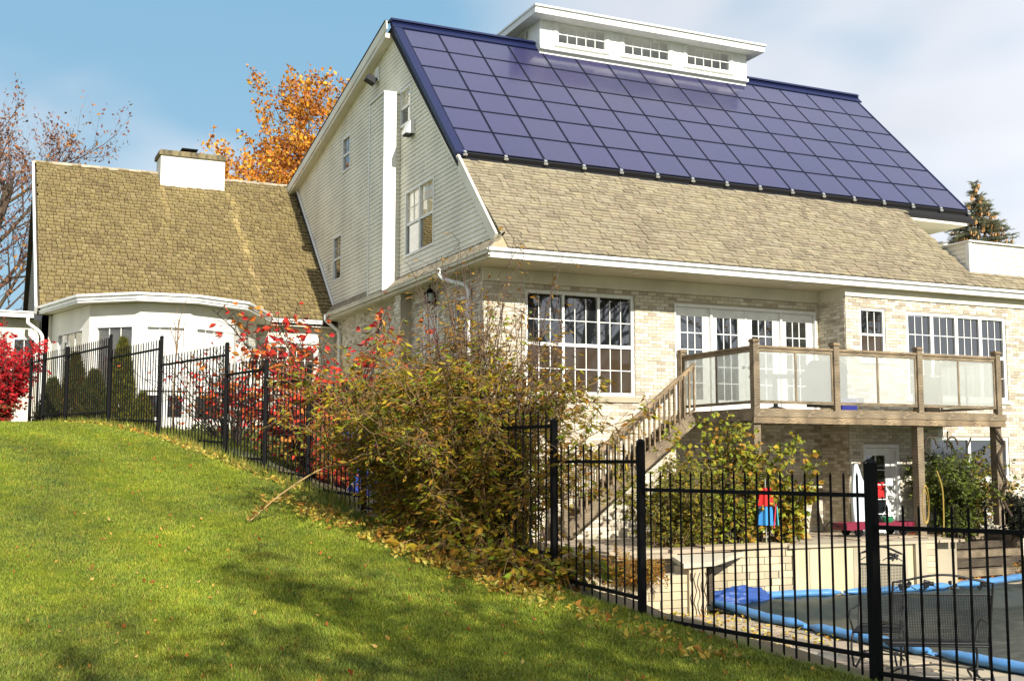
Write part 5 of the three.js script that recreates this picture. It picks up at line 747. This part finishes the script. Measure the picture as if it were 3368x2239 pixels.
// ---------------------------------------------------------------- garden clutter
{
  const b = thing('paddle_board', 'pale grey board leaning on the wall under the deck', 'board', [8.35, .19, 1.55]); const P = []; for (let i = 0; i <= 16; i++) { const t = i / 16; P.push(new THREE.Vector2(.20 * Math.pow(Math.sin(Math.PI * Math.min(1, t * .5 + .02)), 1) * (t < .3 ? .4 + t * 2 : 1) * Math.sqrt(Math.max(0, 1 - Math.pow(Math.max(0, 1 - t * 1.6), 2) * .2)), 0)); }
  const sh = new THREE.Shape(); sh.moveTo(0, 0); sh.bezierCurveTo(.44, .05, .36, .6, .10, 1.2); sh.lineTo(.02, 1.5); sh.lineTo(-.02, 1.5); sh.bezierCurveTo(-.16, 1.0, -.26, .3, -.12, .03); sh.lineTo(0, 0);
  part(b, 'hull', new THREE.ExtrudeGeometry(sh, { depth: .05, bevelEnabled: true, bevelSize: .025, bevelThickness: .025, bevelSegments: 3 }).rotateX(-.12), M([.55, .62, .66], { roughness: .35 }));  part(b, 'fin', new Acc().bar(V(-.2, -.02, .1), V(.1, .06, .1), .02, .06).geo(), mat.white);
  const w = thing('garden_cart', 'long low maroon garden cart on the patio edge', 'cart', [8.0, .19, 2.35]); const mr = M([.17, .008, .03], { roughness: .5 }); part(w, 'tray', bars([[-.95, .95, .14, .18, -.25, .25], [-.95, .95, .18, .28, .22, .25], [-.95, .95, .18, .28, -.25, -.22], [-.95, -.92, .18, .28, -.22, .22], [.92, .95, .18, .28, -.22, .22]]), mr); for (const x of [-.6, .6]) for (const z of [-.2, .2]) part(w, 'wheel', new THREE.CylinderGeometry(.1, .1, .05, 16).rotateX(Math.PI / 2).translate(x, .1, z), mat.black); part(w, 'handle', new Acc().tube([V(-.95, .2, 0), V(-1.2, .3, 0), V(-1.35, .24, .1)], .014, 6).geo(), mat.black);
  const g = thing('green_bucket', 'small green bucket standing on the maroon cart', 'bucket', [8.35, .375, 2.35]); part(g, 'body', new THREE.LatheGeometry([[.001, 0], [.10, 0], [.13, .2], [.14, .2]].map(q => new THREE.Vector2(...q)), 18), M([.03, .22, .09], { roughness: .4, side: THREE.DoubleSide })); part(g, 'handle', new THREE.TorusGeometry(.12, .008, 6, 18, Math.PI).translate(0, .2, 0), mat.metal);
  const t = thing('wind_sock', 'red and blue fabric wind toy hanging on a pole by the patio', 'toy', [4.3, .19, 3.55]); part(t, 'pole', new Acc().tube([V(0, 0, 0), V(0, 1.25, 0)], .012, 6).geo(), mat.metal); const fl = (y0, y1, r0, r1) => { const a = new Acc(), n = 14; for (let i = 0; i < n; i++) { const p = (k, y, r) => V(Math.cos(k / n * 6.28) * r * (1 + .3 * (k % 2)), y, Math.sin(k / n * 6.28) * r * (1 + .3 * (k % 2))); a.quad(p(i, y0, r0), p(i + 1, y0, r0), p(i + 1, y1, r1), p(i, y1, r1)); } return a.geo(); };
  part(t, 'red_head', fl(.72, 1.05, .14, .08), M([.60, .012, .012])); part(t, 'blue_skirt', fl(.36, .74, .14, .11), M([.03, .22, .55])); part(t, 'red_tail', new Acc().bar(V(.1, .3, .1), V(.14, .75, .12), .1, .02).geo(), M([.55, .02, .03])); part(t, 'teal_tail', new Acc().bar(V(.22, .35, .05), V(.2, .7, .05), .08, .02).geo(), M([.05, .38, .40]));
  const br = thing('broom', 'wooden handled broom propped on the patio', 'broom', [6.05, .19, 2.5]); part(br, 'handle', new Acc().tube([V(0, .1, 0), V(-.28, .95, -.1)], .014, 6).geo(), M([.55, .38, .18])); part(br, 'bristles', new Acc().hexa([V(-.1, 0, .03), V(.14, 0, .03), V(.14, 0, -.03), V(-.1, 0, -.03), V(-.03, .14, .02), V(.04, .14, .02), V(.04, .14, -.02), V(-.03, .14, -.02)]).geo(), M([.4, .28, .1]));
  const h = thing('garden_hose', 'yellow garden hose hanging in loops by the deck post', 'hose', [9.05, .2, 3.0]); for (const [r, y, x] of [[.15, .85, -.28], [.13, .8, -.3]]) part(h, 'loop', new THREE.TorusGeometry(r, .010, 7, 28).scale(.6, 2.6, 1).translate(x, y - .2, .05), M([.30, .20, .035], { roughness: .5 })); part(h, 'tail', new Acc().tube(new THREE.CatmullRomCurve3([V(.1, 1.35, 0), V(.2, 1.0, .03), V(.22, .5, .03), V(.18, .02, .05)]).getPoints(14), .016, 7).geo(), M([.30, .20, .035], { roughness: .5 }));
  const tr = thing('driftwood_arch', 'gnarled branch scrollwork over the basement window shrub', 'ornament', [10.2, 0, 2.55]); const a = new Acc(); for (const s of [0, 1]) { const p = []; for (let k = 0; k <= 14; k++) { const q = k / 14 * Math.PI; p.push(V(-.75 + s * .62 + .16 * -Math.cos(q), 2.1 + .17 * Math.sin(q), 0)); } a.tube(p, .022, 6); } a.tube([V(-.28, 2.0, 0), V(-.28, 2.4, .02)], .016, 6).tube([V(.3, 2.05, 0), V(.42, 2.26, 0)], .02, 6); part(tr, 'scrolls', a.geo(), mat.bark); part(tr, 'twisted_limb', new Acc().tube(new THREE.CatmullRomCurve3([V(.9, 2.45, .25), V(.95, 2.3, .3), V(1.12, 2.1, .27), V(.92, 1.85, .28), V(1.0, 1.55, .3), V(1.12, 1.3, .28), V(.98, .95, .3), V(1.2, .55, .32)]).getPoints(24), .032, 7).geo(), mat.bark);
  const bin = thing('recycling_bin', 'blue recycling bin behind the fence among red leaves', 'bin', [-4.35, groundY(-4.35, 5.5), 5.5], .3); const bm = M([.035, .075, .38], { roughness: .45 }); part(bin, 'body', new Acc().hexa([V(-.22, 0, .22), V(.22, 0, .22), V(.22, 0, -.22), V(-.22, 0, -.22), V(-.29, .95, .29), V(.29, .95, .29), V(.29, .95, -.29), V(-.29, .95, -.29)]).geo(), bm); part(bin, 'lid', new Acc().box(-.31, .31, .955, 1.02, -.31, .31).geo(), bm); part(bin, 'wheel', new THREE.CylinderGeometry(.09, .09, .05, 14).rotateZ(Math.PI / 2).translate(.24, .09, -.22), mat.black);
  const bf = thing('bird_feeder', 'flat tray bird feeder on a post in front of the bay', 'bird feeder', [-4.55, groundY(-4.55, -1.9), -1.9]); part(bf, 'post', new Acc().tube([V(0, 0, 0), V(0, .95, 0)], .045, 8).geo(), mat.timber); part(bf, 'tray', bars([[-.5, .45, .96, .985, -.2, .2], [-.5, .45, .986, 1.02, .18, .2], [-.5, .45, .986, 1.02, -.2, -.18]]), mat.timber);
}
// ---------------------------------------------------------------- lawn grass, fallen leaves
seed = 99;
{
  const a = new Acc(); for (let k = 0; k < 8; k++) { const t = rnd() * 6.28, r = rr(.0, .03), h = rr(.020, .046), b = V(Math.cos(t) * r, -.005, Math.sin(t) * r), l = rnd() * 6.28, w = rr(.0022, .0036), e = V(Math.cos(l), 0, Math.sin(l)), s = V(-e.z, 0, e.x), m = b.clone().addScaledVector(e, h * .15).setY(h * .6), q = b.clone().addScaledVector(e, h * .5).setY(h); a.tri(b.clone().addScaledVector(s, w), b.clone().addScaledVector(s, -w), m.clone().addScaledVector(s, w * .5)); a.tri(m.clone().addScaledVector(s, w * .8), m.clone().addScaledVector(s, -w * .8), q); }
  const N = 380000, im = new THREE.InstancedMesh(a.geo(), M([1, 1, 1], { roughness: .75, phys: 1, transmission: .2, thickness: 0 }), N); im.name = 'grass_blades'; tag(im, 'mown green grass covering the sloping lawn', 'grass', null, 'stuff'); im.castShadow = im.receiveShadow = true;
  let n = 0; const cl = Math.cos(.432), sl = Math.sin(.432);
  while (n < N) {
    const d = 5.5 * Math.pow(29 / 5.5, Math.pow(rnd(), .82)), l = d * rr(-.47, .47), x = -9.5 + .9081 * l + .4187 * d, z = 22 + .4187 * l - .9081 * d; if (!isLawn(x, z) || z < -7) continue;
    const m = fbm(x * .9, z * .35, 2.2, 3), k = fbm(x * 3, z * 3, 6, 3), y = groundY(x, z), s = rr(.75, 1.25) * (1 + d / 34), str = Math.tanh(1.6 * Math.sin((x - .30 * z + 1.6 * fbm(x * .22, z * .22, 3, 3)) * 2 * Math.PI / 1.5));
    dm.position.set(x, y, z); dm.quaternion.setFromUnitVectors(V(0, 1, 0), V(gauss() * .25 + .05 * str, 1, gauss() * .25 + .15 * str).normalize()); dm.rotateY(rnd() * 6.28); dm.scale.set(s, s * rr(.8, 1.2), s); dm.updateMatrix(); im.setMatrixAt(n, dm.matrix);
    const dry = rnd() < .08 + .35 * Math.max(0, k - .05); const g = Math.max(.4, 1 + .7 * m + .5 * k + rr(-.25, .25)); im.setColorAt(n, dry ? rgb(.36 * g, .30 * g, .04) : rgb(.20 * g + .05 * k, .25 * g, .007)); n++;
  }
  scene.add(im);
  // longer rough grass at the fence foot
  const L = []; for (let i = 0; i < 4200; i++) { const z = rr(-5, 8), x = fenceX(z) + gauss() * .22; L.push([V(x, groundY(x, z) - .01, z), rr(.05, .24), jit(pick([[.20, .22, .02], [.34, .30, .06], [.14, .18, .02]])), V(gauss() * .8, 1, gauss() * .8)]); }
  const rg = leaves(scene, 'rough_grass', 'blade', L); tag(rg, 'longer rough grass growing along the fence foot', 'grass', null, 'stuff');
  const gl = []; for (let i = 0; i < 26000; i++) { const z = rr(-8, 3), x = rr(fenceX(z) + .2, -.4); gl.push([V(x, groundY(x, z) - .01, z), rr(.06, .16), jit(pick([[.14, .17, .02], [.20, .22, .02], [.10, .13, .02]])), V(gauss() * .6, 1, gauss() * .6)]); }
  tag(leaves(scene, 'garden_grass', 'blade', gl), 'green garden grass between the fence and the bay', 'grass', null, 'stuff');
  const F = [], fc = [[.46, .19, .03], [.52, .30, .06], [.36, .12, .02], [.50, .36, .10], [.40, .08, .02]];
  for (let i = 0; i < 1300; i++) { const d = 5.5 * Math.pow(5, rnd()), l = d * rr(-.46, .46), x = -9.5 + .9081 * l + .4187 * d, z = 22 + .4187 * l - .9081 * d; if (!isLawn(x, z)) continue; F.push([V(x, groundY(x, z) + .055, z), rr(.022, .055), jit(pick(fc)), V(gauss(), .15 + .4 * rnd(), gauss())]); }
  const yc = [[.55, .42, .06], [.50, .32, .04], [.42, .20, .03], [.34, .30, .04], [.58, .50, .12]];
  for (let i = 0; i < 9000; i++) { const z = rr(-5.5, 14.5), u = gauss(), x = fenceX(z) + (z > 7 ? -.62 : -.08) + u * (z > 7 ? .45 : .2), keep = (z > 7.8 && z < 12.3 ? 1 : .35) * clamp(.75 + 1.6 * noise.noise(x * 2.2, z * 2.2, 1)); if (rnd() > keep) continue; F.push([V(x, groundY(x, z) + rr(.04, .085), z), rr(.035, .085), jit(pick(yc)), V(gauss(), .3 * rnd() + .05, gauss())]); }
  for (let i = 0; i < 900; i++) { const x = rr(-1.2, 2.2), z = rr(4.6, 9); F.push([V(x, -.74, z), rr(.05, .09), jit(pick(yc)), V(gauss(), .1, gauss())]); } for (let i = 0; i < 500; i++) { const x = rr(9.2, 12.5), z = rr(1.2, 3.4); F.push([V(x, z < 1.8 ? .12 : -.73, z), rr(.06, .1), jit(pick(fc)), V(gauss(), .1, gauss())]); }
  tag(leaves(scene, 'fallen_leaves', 'oval', F), 'fallen yellow and orange leaves scattered over lawn and paving', 'leaves', null, 'stuff');
}
// ---------------------------------------------------------------- trees behind the photographer: they shade the lawn and stand in the window panes
seed = 31337;
const back = (label, x, z, h, r, lean, P = .35) => makeTree('yard_tree', label, [x, groundY(x, z) - .1, z], { levels: 3, kids: [10, 6, 5], trunk: h, r, wob: .10, ang: [.45, .95], ratio: [.42, .6], fork: .35, up: .08, lean, leafN: 2, leafP: P, leafR: .35, leafS: .2, cols: orange }, 'tall trees behind the photographer');
back('tall tree behind the photographer, nearest the fence', -4.6, 27, 8.6, .28, V(.06, 1, .05), .95); back('tall tree behind the photographer, out on the lawn', -9.5, 30, 9.5, .30, V(-.1, 1, 0), .9); back('tall tree behind the photographer, far out on the lawn', -14.5, 27.5, 7.5, .26, V(.08, 1, .1), .8); back('tall tree behind the photographer, beside the pool', -1.8, 29, 9.5, .32, V(-.05, 1, 0), .9); back('tall tree behind the photographer, between two others', -7, 27, 7.6, .24, V(.12, 1, 0), .9);
back('thick leaning tree reflected in the picture window', 14.5, 25.5, 13, .42, V(.25, 1, 0), .2); back('tree reflected in the middle of the picture window', 18.5, 29, 14, .40, V(-.2, 1, .05), .2); back('tree reflected in the garden doors', 21.5, 24, 12, .36, V(.18, 1, 0), .3); back('dense tree reflected in the right hand windows', 29, 27, 12, .40, V(0, 1, 0), .9);
renderer.render(scene, camera);
